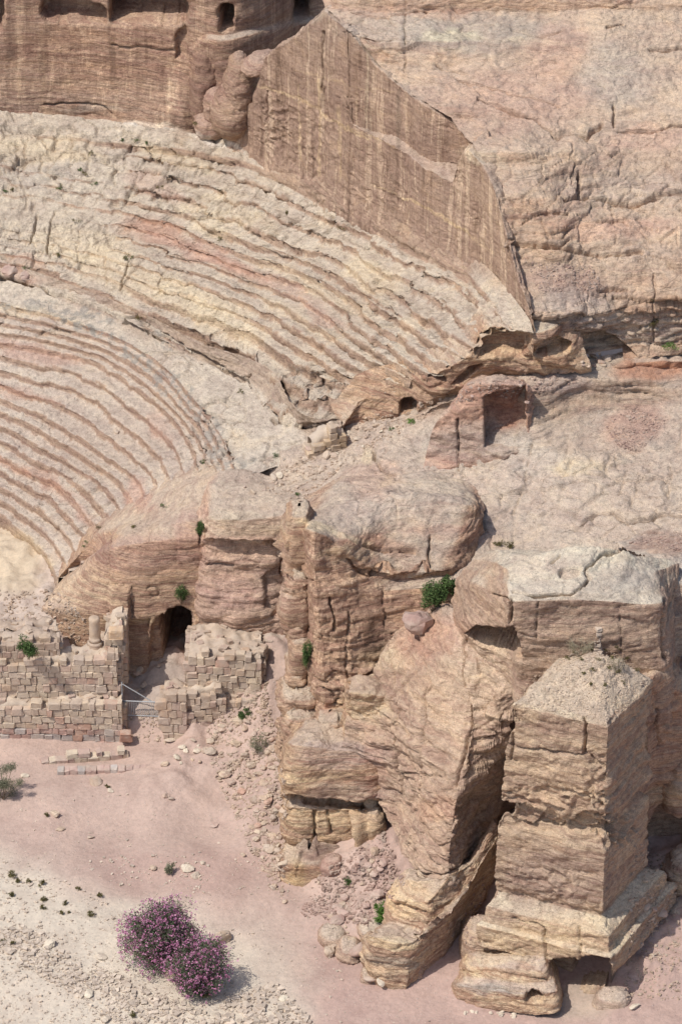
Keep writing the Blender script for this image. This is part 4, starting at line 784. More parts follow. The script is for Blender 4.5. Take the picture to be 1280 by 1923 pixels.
sheet('rock_block', blk_rows, .075, ucat=True, rl=2, top=(.53, .44, .36), side=(.46, .355, .27), strata=.9, streak=.05, big=.10, bil=.09, fine=.03, layer=.45, crack=.05, csize=1.8, seed=37,
      pokes=[([(690, 1520), (712, 1518), (716, 1610), (690, 1612)], (0, 1, 0), .0)])
dome('rock_crag', 700, 1560, -20.9, .62, .8, 1.35, 51, n=80, side=(.55, .44, .33), top=(.55, .45, .35), strata=.8)
dome('rock_crag', 582, 1622, -21.6, 1.45, 1.2, .85, 52, n=96, side=(.50, .39, .30), top=(.52, .43, .35), strata=.9, sq=3)
dome('rock_crag', 620, 1648, -22.4, .55, .6, 1.2, 53, n=80, side=(.46, .33, .28), top=(.48, .36, .3), strata=.5, lean=.15)
# ------------------------------------------------------------------ pedestal in front of the slab
ped_rows = [
 [(690, 1860, -28.0, 1), (700, 1850, -29.3, 1), (755, 1862, -30.0, 1), (775, 1845, -29.6, 1), (850, 1780, -26.6, 1), (930, 1650, -21.5, 1)],
 [(675, 1800, -27.6, 1), (693, 1800, -29.2, 1), (757, 1812, -29.8, 1), (788, 1790, -29.2, 1), (862, 1720, -26.2, 1), (930, 1610, -21.4, 1)],
 [(680, 1760, -27.4, 1), (694, 1758, -29.0, 1), (762, 1772, -29.6, 1), (800, 1750, -28.8, 1), (870, 1680, -26.0, 1), (930, 1580, -21.3, 1)],
 [(690, 1750, -26.6, 1), (712, 1745, -27.8, 1), (770, 1756, -28.2, 1), (803, 1744, -28.3, 1), (872, 1672, -25.8, 1), (930, 1570, -21.2, 1)],
 [(715, 1738, -25.8, 1), (733, 1730, -26.7, 1), (775, 1740, -27.3, 1), (806, 1738, -27.7, 1), (874, 1665, -25.5, 1), (930, 1565, -21, 1)],
 [(720, 1700, -25.4, 1), (735, 1690, -26.3, 1), (780, 1695, -27.0, 1), (815, 1685, -27.1, 1), (876, 1640, -25.0, 1), (930, 1550, -21, 1)],
 [(735, 1660, -24.9, 1), (755, 1650, -25.4, 1), (790, 1650, -26.1, 1), (850, 1640, -26.1, 1), (880, 1620, -24.5, 1), (930, 1545, -21, 1)],
 [(750, 1640, -24.2, 1), (770, 1628, -24.4, 1), (800, 1630, -24.6, 1), (860, 1622, -24.9, 1), (885, 1608, -23.8, 1), (930, 1540, -20.5, 1)]]
for i, row in enumerate(ped_rows):
    for j, q in enumerate(row):
        row[j] = (q[0], q[1], q[2]-((1.5, 1.1, .9, .9, 1.3, 3.0) if i < 3 else (1.6, 1.6, 1.6, 1.6, 2.0, 3.4))[j], 1)
sheet('rock_crag', ped_rows, .075, ucat=True, rl=2, top=(.54, .45, .37), side=(.50, .40, .315), strata=.9, big=.12, bil=.10, fine=.035, layer=.45, crack=.06, csize=1.8, seed=38)
for k, (cx, cy, rx, ry, rz) in enumerate([(655, 1790, 22, .9, 22), (700, 1745, 30, 1, 12), (625, 1760, 26, .8, 14), (690, 1838, 16, .6, 12), (780, 1830, 14, .5, 20)]):
    c = on_ground(cx, cy+8)
    dome('rock_crag', cx, cy, c[1]+.4, rx/39, ry, rz/30, 60+k, n=70, top=(.52, .44, .37), side=(.45, .35, .29), strata=.6)
# ------------------------------------------------------------------ round-topped block behind the tomb
rb_rows = [
 [(850, 1250, -19, 1), (885, 1260, -21.0, 1), (955, 1280, -23.0, 1), (975, 1330, -24.6, 1), (1100, 1360, -24.8, 1), (1245, 1360, -24.6, 1), (1262, 1340, -22.5, 1), (1275, 1320, -19, 1)],
 [(850, 1205, -19, 1), (885, 1212, -21.0, 1), (955, 1225, -23.2, 1), (972, 1240, -24.4, 1), (1100, 1275, -24.7, 1), (1245, 1280, -24.5, 1), (1262, 1270, -22.4, 1), (1275, 1250, -19, 1)],
 [(848, 1150, -19, 1), (870, 1170, -21.6, 1), (950, 1178, -24.0, 1), (958, 1185, -24.6, 1), (1100, 1200, -24.6, 1), (1240, 1200, -24.2, 1), (1258, 1180, -22.0, 1), (1275, 1160, -19, 1)],
 [(860, 1090, -18.6, 1), (885, 1095, -20.8, 1), (935, 1120, -23.4, 1), (962, 1130, -24.5, 1), (1100, 1128, -24.4, 1), (1235, 1135, -23.8, 1), (1256, 1125, -21.6, 1), (1275, 1110, -19, 1)],
 [(875, 1070, -18.2, 1), (900, 1072, -20.0, 1), (940, 1092, -22.8, 1), (970, 1112, -24.1, 1), (1090, 1110, -24.0, 1), (1215, 1120, -23.4, 1), (1250, 1095, -21.2, 1), (1275, 1085, -19, 1)],
 [(890, 1055, -17.8, 1), (915, 1052, -19.2, 1), (945, 1062, -21.6, 1), (980, 1078, -22.8, 1), (1080, 1074, -22.8, 1), (1190, 1085, -22.4, 1), (1245, 1065, -20.4, 1), (1275, 1060, -18.5, 1)],
 [(905, 1044, -17.2, 1), (930, 1038, -18.4, 1), (970, 1038, -20.0, 1), (1010, 1034, -21.0, 1), (1080, 1026, -21.0, 1), (1160, 1034, -20.6, 1), (1225, 1044, -19.4, 1), (1270, 1050, -17.5, 1)],
 [(915, 1045, -15.6, 1), (940, 1040, -16.4, 1), (980, 1036, -18.0, 1), (1020, 1032, -18.8, 1), (1080, 1028, -19.0, 1), (1150, 1036, -18.6, 1), (1215, 1046, -17.6, 1), (1260, 1055, -16, 1)],
 [(915, 1100, -15, 1), (940, 1100, -15, 1), (980, 1100, -15, 1), (1020, 1100, -16, 1), (1080, 1100, -16, 1), (1150, 1100, -16, 1), (1215, 1100, -15, 1), (1260, 1100, -15, 1)]]
sheet('rock_block', rb_rows, .085, ucat=True, rl=4, top=(.575, .515, .43), side=(.42, .325, .265), strata=.55, streak=.3, big=.16, bil=.08, fine=.035, layer=.8, crack=.04, csize=3, seed=70,
      pokes=[([(875, 1190), (895, 1175), (930, 1182), (962, 1180), (975, 1215), (975, 1245), (930, 1222), (890, 1205)], (.3, 1, .1), 2.2),
             ([(1047, 1072), (1055, 1062), (1075, 1060), (1092, 1066), (1085, 1078), (1065, 1086), (1052, 1082)], (0, 0, -1), .35)])
sheet('rock_shelf', [
 [(1250, 1280, -23, 1), (1262, 1240, -22, 1), (1300, 1230, -21.5, 1), (1450, 1230, -21, 1)],
 [(1250, 1200, -22.2, 1), (1262, 1190, -21.4, 1), (1300, 1180, -21, 1), (1450, 1180, -20.6, 1)],
 [(1240, 1110, -20.4, 1), (1258, 1100, -20, 1), (1300, 1095, -19.6, 1), (1450, 1090, -19, 1)],
 [(1215, 1050, -17.6, 1), (1255, 1045, -17.2, 1), (1300, 1045, -17, 1), (1450, 1045, -17, 1)],
 [(1150, 1015, 13.8), (1240, 1000, 13.9), (1300, 1000, 14), (1450, 1000, 14)]], .09, rl=3, top=(.51, .44, .38), side=(.46, .37, .30), strata=.6, big=.2, bil=.14, seed=71, crack=.1)
# ------------------------------------------------------------------ the free-standing block tomb
def tomb():
    zt = 15.0
    FL = np.array(PZ(962, 1322, zt))[:2]; FR = np.array(PZ(1142, 1364, zt))[:2]; BR = np.array(PZ(1223, 1278, zt))[:2]
    BL = FL+(BR-FR); c = (FL+FR+BR+BL)/4
    fx = (FR-FL)/np.linalg.norm(FR-FL); fy = (BR-FR)/np.linalg.norm(BR-FR)
    def rg(z, e, fe=0, le=0, re=0):      # outset e all round, fe more in front, le on the left, re on the right
        a = FL-fx*(e+le)-fy*(e+fe); b = FR+fx*(e+re)-fy*(e+fe); d = BR+fx*(e+re)+fy*e; h = BL-fx*(e+le)+fy*e
        m = (a+b)/2; m2 = (b+d)/2
        return ring([a, m, b, m2, d, h], z)
    Z = lambda py: PY(1140, py, FR[1])[2]
    rows = [rg(-.6, .55, .2, 0, .2), rg(1.6, .55, .2), rg(Z(1800), .55, .25), rg(Z(1798), .95, .5, -.1, .3), rg(Z(1760), .95, .45, -.1, .3), rg(Z(1757), .75, .35, -.1, .2), rg(Z(1732), .65, .3, 0, .2), rg(Z(1722), .25, .1, .2), rg(Z(1719), .02, .0, .45), rg(Z(1708), .16, .0, .45), rg(Z(1600), .14, .0, .42), rg(Z(1585), .02, 0, .3),
            rg(Z(1572), -.28, 0, .3), rg(Z(1556), -.26, 0, .3), rg(Z(1545), .14, 0, .3), rg(Z(1520), .08, 0, .3), rg(Z(1460), 0, 0, .3), rg(Z(1425), -.03, 0, .2), rg(Z(1412), .0, 0, 0), rg(zt-.1, .03), rg(zt, -.1)]
    ca = c+fy*1.5; CT = ring([ca]*6, zt+1.3)
    def mound(k, h): return [('p', *(ca+(np.array(p[1:3])-ca)*k), zt+h) for p in rg(zt, 0)]
    rows += [mound(.9, .16), mound(.7, .45), mound(.45, .82), mound(.22, 1.15), CT]
    g = grid(rows, .075, None, False, False, True); g = relax(g, 3, True)
    m = g[..., 2].mean(1) > zt+.15; i0 = int(np.argmax(m)); cap = relax(g[i0-1:].copy(), 130, True, .9); g[i0-1:] = cap
    def post(P, t, mx, px, py, sh):
        # loose earth lying on top
        m = (P[:, 2] > zt+.02)
        t[m] = np.array((.53, .43, .335))*(1+.12*gn(P[m]/.5, 5)[:, None]); mx[m, 0] = 0
        P[m, 2] += .05*fbm(P[m]/.25, 2, 9)
        return P, t, mx
    HOLE = [(1078, 1862), (1078, 1812), (1100, 1798), (1146, 1802), (1148, 1862)]
    sheet('rock_cut_tomb', None, g=g, close=True, top=(.58, .50, .39), side=(.45, .36, .285), strata=.6, streak=.25, big=.10, bil=.10, fine=.04, layer=.5, crack=.05, csize=1.8, sdisp=.09, peel=.07, seed=72, post=post,
          holes=[(1030, 1515, 115, 42, .20), (1000, 1660, 90, 40, .10), (1120, 1470, 20, 60, .22), (1150, 1560, 40, 30, .3)],
          pokes=[([(955, 1440), (990, 1470), (1050, 1500), (1100, 1470), (1120, 1500), (1110, 1540), (1050, 1535), (1000, 1550), (930, 1530)], (0, 1, 0), .0),
                 (HOLE, (.25, 1, 0), 3.2), ([(1030, 1868), (1034, 1806), (1080, 1802), (1080, 1868)], (0, 1, 0), 1.3),
                 ([(925, 1540), (935, 1520), (960, 1535), (1000, 1548), (1020, 1530), (1050, 1552), (1090, 1530), (1120, 1525), (1140, 1545), (1140, 1568), (1080, 1562), (1030, 1566), (985, 1555), (955, 1570), (930, 1562)], (0, 1, 0), .35)], kind=None)
    return FL, FR, BR, BL, zt, fx, fy
TOMB = tomb()
TOMB_OBJ = [o for o in SC.objects if o.name.startswith('rock_cut_tomb')][0]
TOMB_OBJ['label'] = 'tall square block tomb cut from banded sandstone with loose earth on its flat top'; TOMB_OBJ['category'] = 'tomb'
# podium in front of the tomb with the small opening
pod_rows = [
 [(835, 1895, -30.0, 1), (850, 1895, -31.5, 1), (930, 1900, -32.4, 1), (990, 1905, -32.8, 1), (1045, 1900, -32.9, 1), (1058, 1880, -31.6, 1), (1060, 1860, -29, 1)],
 [(845, 1845, -29.8, 1), (858, 1850, -31.3, 1), (930, 1862, -32.2, 1), (985, 1868, -32.6, 1), (1040, 1862, -32.7, 1), (1050, 1850, -31.6, 1), (1055, 1830, -29, 1)],
 [(858, 1830, -29.4, 1), (872, 1832, -30.8, 1), (940, 1840, -31.7, 1), (990, 1846, -32.0, 1), (1030, 1842, -32.0, 1), (1040, 1830, -31.3, 1), (1050, 1815, -29, 1)],
 [(862, 1810, -29.2, 1), (876, 1812, -30.4, 1), (940, 1818, -31.4, 1), (985, 1826, -31.7, 1), (1020, 1824, -31.8, 1), (1028, 1810, -31.0, 1), (1040, 1800, -29, 1)],
 [(870, 1790, -28.8, 1), (885, 1790, -29.8, 1), (945, 1795, -30.8, 1), (985, 1800, -31.2, 1), (1015, 1800, -31.2, 1), (1026, 1790, -30.6, 1), (1035, 1785, -29, 1)],
 [(880, 1780, -28, 1), (895, 1778, -28.4, 1), (950, 1780, -29, 1), (985, 1785, -29.6, 1), (1010, 1785, -29.6, 1), (1020, 1780, -29, 1), (1030, 1780, -28, 1)],
 [(880, 1760, -26.8, 1), (895, 1758, -26.8, 1), (950, 1760, -27, 1), (985, 1765, -27, 1), (1010, 1765, -27, 1), (1020, 1765, -27, 1), (1030, 1765, -27, 1)]]
sheet('rock_block', pod_rows, .07, ucat=True, rl=2, top=(.52, .43, .36), side=(.50, .40, .31), strata=.9, big=.06, bil=.05, fine=.03, layer=.4, crack=.04, seed=74,
      pokes=[([(986, 1884), (986, 1866), (995, 1861), (1010, 1862), (1017, 1868), (1017, 1884)], (.2, 1, 0), 1.3)])
dome('rock_crag', 905, 1770, -28.4, 1.0, 1.2, 1.3, 75, n=90, top=(.52, .43, .36), side=(.47, .37, .30), strata=.7)
dome('rock_crag', 1165, 1830, -28.6, .75, 1.2, 1.6, 76, n=90, top=(.5, .4, .33), side=(.43, .33, .27), strata=.6, lean=.25)
dome('rock_crag', 1148, 1886, -32.0, .85, .8, .75, 77, n=80, top=(.53, .44, .37), side=(.46, .37, .31), strata=.5)
# ------------------------------------------------------------------ cliff closing the right edge
rc_rows = [
 [(1150, 1640, -24.5, 1), (1185, 1640, -24.5, 1), (1215, 1640, -22.5, 1), (1290, 1620, -22, 1), (1450, 1620, -21.5, 1)],
 [(1150, 1500, -24.0, 1), (1190, 1480, -24.0, 1), (1218, 1470, -22.2, 1), (1290, 1460, -21.8, 1), (1450, 1460, -21, 1)],
 [(1170, 1400, -23.8, 1), (1200, 1380, -23.8, 1), (1230, 1370, -22.3, 1), (1290, 1360, -21.6, 1), (1450, 1360, -21, 1)],
 [(1180, 1310, -23.8, 1), (1210, 1290, -23.8, 1), (1240, 1285, -22.6, 1), (1290, 1300, -21.8, 1), (1450, 1300, -21, 1)],
 [(1180, 1285, -23.5, 1), (1214, 1270, -23.4, 1), (1250, 1270, -22.2, 1), (1290, 1285, -21.2, 1), (1450, 1290, -20.4, 1)],
 [(1190, 1270, -21.5, 1), (1218, 1258, -21.4, 1), (1255, 1255, -20.6, 1), (1290, 1262, -19.8, 1), (1450, 1262, -19, 1)]]
rc_rows = [[(a_, b_, c_-1.9, 1) for a_, b_, c_, _d in r] for r in rc_rows]
sheet('cliff', rc_rows, .085, rl=3, top=(.54, .43, .34), side=(.46, .345, .275), strata=.7, streak=.2, big=.25, bil=.16, fine=.04, layer=.5, crack=.07, seed=78,
      pokes=[([(1212, 1620), (1215, 1560), (1235, 1520), (1262, 1500), (1300, 1490), (1300, 1560), (1262, 1640)], (0, 1, 0), 1.4)])
for k, (cx, cy, Y, rx, ry, rz) in enumerate([(1290, 1480, -23.2, 1.3, 1.3, 1.2), (1282, 1430, -23, .9, 1, .9), (1288, 1640, -24.8, 1.2, 1.4, 1.4), (1290, 1720, -26.4, 1.3, 1.4, 1.0), (1290, 1790, -28.2, 1.0, 1.3, 1.4), (1270, 1890, -31.0, 1.7, 1.5, 1.3), (1295, 1840, -29.8, 1.0, 1.2, 1.2), (1225, 1720, -26.4, .8, .9, .7), (1236, 1650, -24.5, .9, 1.0, .8)]):
    dome('rock_crag', cx, cy, Y, rx, ry, rz, 80+k, n=90, top=(.52, .43, .36), side=(.46, .36, .30), strata=.8, bil=.12)
# ------------------------------------------------------------------ things
BV = BVHTree.FromPolygons(np.concatenate(BVH_V).tolist(), np.concatenate(BVH_F).tolist())
CAMV = Vector((0, CAM_Y, CAM_H))
def drop(px, py):
    d = (Vector(PY(px, py, 0))-CAMV).normalized()
    h = BV.ray_cast(CAMV, d)
    return (h[0], h[1]) if h[0] is not None else (Vector(PZ(px, py, 0)), Vector((0, 0, 1)))
def below(x, y, z):
    h = BV.ray_cast(Vector((x, y, z)), Vector((0, 0, -1)))
    return h[0].z if h[0] is not None else 0.0
def tag(o, label=None, cat=None, group=None):
    if label: o['label'] = label
    if cat: o['category'] = cat
    if group: o['group'] = group
    return o
def empty(name, loc, rz=0.0):
    o = bpy.data.objects.new(name, None); o.location = loc; o.rotation_euler = (0, 0, rz); COL.objects.link(o); return o
rng = np.random.RandomState(11); random.seed(4)
# rounded cuboid: every face 3x3 points, corners pulled in
def _cub(n=2):
    V = []; idx = {}; F = []
    def vid(p):
        k = tuple(np.round(p, 4))
        if k not in idx: idx[k] = len(V); V.append(p)
        return idx[k]
    L = np.linspace(-1, 1, n+1)
    for ax in range(3):
        for s in (-1, 1):
            for i in range(n):
                for j in range(n):
                    q = []
                    for (a, b) in ((i, j), (i+1, j), (i+1, j+1), (i, j+1)):
                        p = [0, 0, 0]; p[ax] = s; p[(ax+1) % 3] = L[a]; p[(ax+2) % 3] = L[b]; q.append(vid(p))
                    F.append(q if s > 0 else q[::-1])
    return np.array(V, float), np.array(F)
CB3, CF3 = _cub(3)
CB3b = CB3*np.array([1, 1, 1.])
def _pull(V, k):         # push the thirds outwards to make a bevel of width k
    W = np.where(np.abs(V) < .9, np.sign(V)*(1-k), V)
    c = (np.abs(V) > .9).sum(1)
    s = np.where(c == 3, 1-k*.42, np.where(c == 2, 1-k*.25, 1.0))
    out = W.copy()
    m = np.abs(V) > .9
    out = np.where(m, np.sign(V)*s[:, None], W)
    return out
BOX = _pull(CB3, .22)
def blocks_mesh(name, items, mat, parent=None):
    """items: (centre, half sizes, rot z, colour, seed) -> one mesh"""
    VV, FF, TT = [], [], []; off = 0
    for c, h, rz, colr, sd_ in items:
        r = np.random.RandomState(sd_)
        v = BOX*h; v = v+r.normal(0, .075, v.shape)*np.minimum(h, .25)*1.0
        v[:, 0] *= 1+.10*(v[:, 2]/h[2])*r.uniform(-1, 1); v[:, 2] += v[:, 0]*r.uniform(-.07, .07)
        ca, sa = math.cos(rz), math.sin(rz)
        v = np.c_[v[:, 0]*ca-v[:, 1]*sa, v[:, 0]*sa+v[:, 1]*ca, v[:, 2]]+np.array(c)
        VV.append(v); FF.append(CF3+off); off += len(v); TT.append(np.tile(colr, (len(v), 1)))
    return make_mesh(name, np.concatenate(VV), np.concatenate(FF), mat, np.concatenate(TT), None, False, False, parent)
BLOCKC = [(.50, .41, .325), (.53, .44, .345), (.48, .385, .31), (.50, .385, .315), (.46, .35, .295), (.55, .465, .37), (.49, .41, .345), (.52, .40, .30), (.47, .36, .305), (.56, .47, .36), (.47, .32, .255)]
BCN = ['tan', 'sandy', 'brown', 'pinkish', 'dark brown', 'cream', 'greyish', 'orange tan', 'dull pink', 'pale', 'reddish']
def pick(r, w=None): return np.array(BLOCKC[r.randint(len(BLOCKC)) if r.rand() < .6 else r.randint(3)])*r.uniform(.92, 1.06)
def wall(name, label, A, B, hts, thick, course=.42, blk=.5, cat='wall', seed=1, group=None, fill=True, ragged=.35, special=None, bottom_dark=False):
    """ruined masonry from A to B (ground points); hts = heights along it"""
    r = np.random.RandomState(seed); A = np.array(A, float); B = np.array(B, float)
    L = np.linalg.norm((B-A)[:2]); d = (B-A)/L; d[2] = 0; n = np.array((d[1], -d[0], 0))          # towards the camera side
    if n[1] > 0: n = -n
    rz = math.atan2(d[1], d[0]); t_ = empty(name, (A+B)/2*np.array((1, 1, 0))+np.array((0, 0, min(A[2], B[2]))))
    tag(t_, label, cat, group); inv = -np.array(t_.location)
    H = lambda s: np.interp(s/L, np.linspace(0, 1, len(hts)), hts)
    Zb = lambda s: A[2]+(B[2]-A[2])*s/L
    items = []; z = -.3; k = 0
    while z < max(hts):
        ch = course*r.uniform(.8, 1.18); s = -r.uniform(0, .4)
        while s < L:
            w = blk*r.uniform(.55, 1.45); m = s+w/2
            if s+w > L: w = max(.18, L-s); m = s+w/2
            top = H(np.clip(m, 0, L))+ragged*r.uniform(-1, .6)
            if z+ch*.6 < top and m > -.05:
                c = A+d*m+n*r.uniform(-.04, .03)-n*.2; c[2] = Zb(m)+z+ch/2+r.uniform(-.02, .02)
                colr = pick(r)
                if special: colr = special(m/L, z, colr, r)
                items.append((c+inv, np.array((w/2*1.0, .25*r.uniform(.85, 1.1), ch/2*.985)), rz+r.normal(0, .02), colr, r.randint(1e6)))
            s += w
        z += ch; k += 1
    blocks_mesh('blocks', items, M_STONE, t_)
    if fill:
        nu = max(6, int(L/.14)); nv = max(5, int(thick/.14)); g = np.zeros((nv+6, nu+1, 3))
        for i, s in enumerate(np.linspace(.05, L-.05, nu+1)):
            h = H(s)-.10
            for j in range(nv+1):
                q = A+d*s-n*(.28+thick*j/nv); q[2] = Zb(s)+h-.12*(j in (0,))
                g[j+3, i] = q
            for j, zz in enumerate((-.6, h*.5, h-.25)): q = A+d*s-n*.27; q[2] = Zb(s)+zz; g[j, i] = q
            for j, zz in enumerate((h*.5, -.6)): q = A+d*s-n*(.3+thick); q[2] = Zb(s)+zz; g[nv+4+j, i] = q
        Pq = g.reshape(-1, 3); Pq = Pq+np.array((0, 0, 1))*(.22*fbm(Pq/.5, 3, seed, .65))[:, None]
        tt = np.array((.50, .42, .34))*(1+.12*gn(Pq/.5, 3)[:, None])
        make_mesh('rubble_core', Pq+inv, gfaces(nv+6, nu+1), M_STONE, tt, None, True, False, t_)
        ends = []
        it = []
        for _ in range(int(L*thick*3)):
            s = r.uniform(.1, L-.1); q = A+d*s-n*r.uniform(.35, thick+.2); q[2] = Zb(s)+H(s)-.15+r.uniform(-.06, .1)
            hs = np.array((r.uniform(.08, .26), r.uniform(.08, .2), r.uniform(.06, .15)))
            it.append((q+inv, hs, r.uniform(0, 3), pick(r), r.randint(1e6)))
        for e in (0, L):           # the end faces are built of blocks too
            for s2 in np.arange(.3, thick+.2, .42):
                z = 0
                while z < H(e)-.6:
                    q = A+d*(e if e == 0 else e)-n*(s2+.2); q[2] = Zb(e)+z+.2
                    it.append((q+inv, np.array((.2, .2, .19)), rz+r.normal(0, .05), pick(r), r.randint(1e6))); z += .4
        blocks_mesh('rubble_stones', it, M_STONE, t_)
    return t_
def G(px, py, z): return PZ(px, py, z)
def lowmix(f, z, c, r):
    if z < .5: return (np.array((.40, .36, .34)) if r.rand() < .6 else np.array((.44, .30, .26)))*r.uniform(.9, 1.1)
    return c
def lowmix1(f, z, c, r):
    if abs(f-.73) < .05 and z < 1.0: return np.array((.45, .30, .235))*r.uniform(.9, 1.15)
    return lowmix(f, z, c, r)
wall('masonry_wall', 'long lower retaining wall with reddish blocks at its foot beside the pink path', G(-70, 1392, .05), G(231, 1396, .1), [2.3, 2.2, 2.4, 2.2, 2.5, 2.5, 2.4], .7, .40, .48, seed=3, special=lowmix1, ragged=.25)
wall('masonry_wall', 'upper terrace wall of squared tan blocks above the long retaining wall', G(-70, 1312, 2.3), G(222, 1312, 2.3), [2.2, 2.3, 2.1, 2.4, 2.5, 2.4, 2.6], 1.1, .40, .44, seed=5, ragged=.3)
wall('masonry_wall', 'thick passage side wall running back to the rock beside the round column', G(196, 1290, 2.6), G(233, 1290, 2.6), [2.6, 3.6, 3.9], 2.4, .38, .42, seed=6, ragged=.3)
wall('masonry_wall', 'broken low ruin wall with a green bush in it above the terrace', G(-70, 1240, 4.6), G(112, 1232, 4.6), [1.4, 1.3, .9, 1.2, 1.3, .8], .8, .38, .5, seed=7, ragged=.5)
wall('masonry_wall', 'short ruined course of blocks behind the green bush', G(-70, 1200, 4.9), G(108, 1196, 4.9), [1.0, .9, .5, .9, .6], .5, .36, .5, seed=8, ragged=.5)
wall('masonry_wall', 'rubble topped wall with rounded corner right of the vaulted passage', G(355, 1300, 3.0), G(492, 1312, 2.6), [2.3, 2.5, 2.6, 2.5, 2.5], 2.6, .42, .46, seed=9, ragged=.25)
wall('masonry_wall', 'side of the rubble topped wall stepping up the scree', G(490, 1310, 2.6), G(512, 1215, 4.3), [2.4, 1.8, 1.2, .6], .5, .36, .42, seed=10, ragged=.4)
wall('masonry_wall', 'block built pier standing right of the metal gate', G(305, 1378, .9), G(352, 1380, .9), [2.5, 2.6, 2.3], 1.0, .44, .46, seed=12, ragged=.2)
wall('masonry_wall', 'irregular wall between the gate pier and the scree', G(352, 1368, 1.2), G(425, 1352, 1.7), [2.3, 2.1, 2.2, 1.6], .9, .42, .42, seed=13, ragged=.35)
wall('masonry_wall', 'low dry stone course right of the pier stepping into the scree', G(425, 1342, 1.9), G(492, 1335, 2.2), [1.0, .9, 1.3, .6], .4, .34, .4, seed=14, ragged=.4)
wall('masonry_wall', 'low line of grey and white kerb blocks nearer the path', G(92, 1462, .05), G(308, 1458, .08), [.35, .5, .45, .5, .4, .3], .25, .34, .32, seed=15, ragged=.12, fill=False, special=lambda f, z, c, r: (np.array((.50, .48, .46)) if r.rand() < .5 else np.array((.50, .38, .34)))*r.uniform(.85, 1.15))
wall('masonry_wall', 'low line of cream foundation blocks in front of the retaining wall', G(78, 1440, .05), G(242, 1425, .08), [.5, .45, .6, .5, .35], .3, .32, .45, seed=16, ragged=.15, fill=False, special=lambda f, z, c, r: (np.array((.60, .53, .42)) if r.rand() < .6 else np.array((.46, .35, .31)))*r.uniform(.9, 1.1))
wall('masonry_wall', 'tumbled tan block wall in the gully above the round rocks', G(588, 862, 11.9), G(650, 838, 12.3), [.9, 1.1, 1.3, .9], .7, .34, .5, seed=17, ragged=.4, special=lambda f, z, c, r: np.array((.58, .47, .33))*r.uniform(.85, 1.1))
wall('masonry_wall', 'single row of dark blocks on the rock above the passage', G(438, 957, 10.4), G(508, 957, 10.6), [.35, .4, .35], .2, .34, .5, seed=18, ragged=.02, fill=False, special=lambda f, z, c, r: np.array((.36, .27, .22))*r.uniform(.85, 1.1))
def small_block(px, py, z, h, label, colr, sd_):
    c = np.array(PZ(px, py, z)); o = blocks_mesh('stone_block', [((0, 0, h[2]), np.array(h), .05, np.array(colr), sd_)], M_STONE)
    o.location = c; return tag(o, label, 'stone block')
small_block(237, 1390, .05, (.34, .26, .20), 'orange squared block at the bottom of the pair by the passage entrance', (.50, .36, .26), 4)
small_block(237, 1390, .45, (.30, .25, .25), 'red squared block set on the orange block by the passage entrance', (.45, .28, .21), 5)
small_block(219, 1196, 5.9, (.38, .3, .26), 'orange block perched on top of the passage side wall', (.55, .40, .27), 6)
# round column standing against the rock
def column():
    b = np.array(PZ(179, 1212, 4.7)); t_ = empty('stone_column', b)
    tag(t_, 'round broken sandstone column standing against the banded rock above the terrace', 'column')
    def lathe(name, prof, n=28, sd_=0):
        V = []; 
        for r_, z_ in prof:
            for a in np.linspace(0, 2*math.pi, n, endpoint=False): V.append((r_*math.cos(a), r_*math.sin(a), z_))
        V = np.array(V); nz = len(prof); V = V+V*np.array((1, 1, 0))*(.05*fbm(V/.4, 3, sd_))[:, None]
        F = [(i*n+j, i*n+(j+1) % n, (i+1)*n+(j+1) % n, (i+1)*n+j) for i in range(nz-1) for j in range(n)]
        make_mesh(name, V, F, M_STONE, np.tile((.53, .43, .33), (len(V), 1))*(1+.1*gn(V/.5, 4)[:, None]), None, True, False, t_)
    lathe('shaft', [(.02, .28), (.31, .28), (.30, .5)]+[(.30-.004*k, .5+k*.12) for k in range(8)]+[(.285, 1.5), (.28, 1.66), (.20, 1.70), (.01, 1.71)], sd_=2)
    lathe('base', [(.01, -.3), (.42, -.3), (.42, .02), (.38, .08), (.40, .14), (.40, .2), (.33, .27), (.01, .29)], sd_=3)
column()
# metal gate across the passage
M_STEEL = plain('dull_steel', (.42, .43, .44), .45, .12); 
def bar(a, b, r_, n=6):
    a = np.array(a, float); b = np.array(b, float); d = b-a; L = np.linalg.norm(d); d /= L
    u = np.cross(d, (0, 0, 1.)) if abs(d[2]) < .9 else np.cross(d, (1., 0, 0)); u /= np.linalg.norm(u); v = np.cross(d, u)
    V = [p+r_*(u*math.cos(t)+v*math.sin(t)) for p in (a, b) for t in np.linspace(0, 2*math.pi, n, endpoint=False)]
    F = [(i, (i+1) % n, n+(i+1) % n, n+i) for i in range(n)]
    return np.array(V), np.array(F)
def bars(name, lst, mat, parent, inv):
    VV, FF = [], []; off = 0
    for a, b, r_ in lst:
        V, F = bar(a, b, r_); VV.append(V+inv); FF.append(F+off); off += len(V)
    return make_mesh(name, np.concatenate(VV), np.concatenate(FF), mat, None, None, True, False, parent)
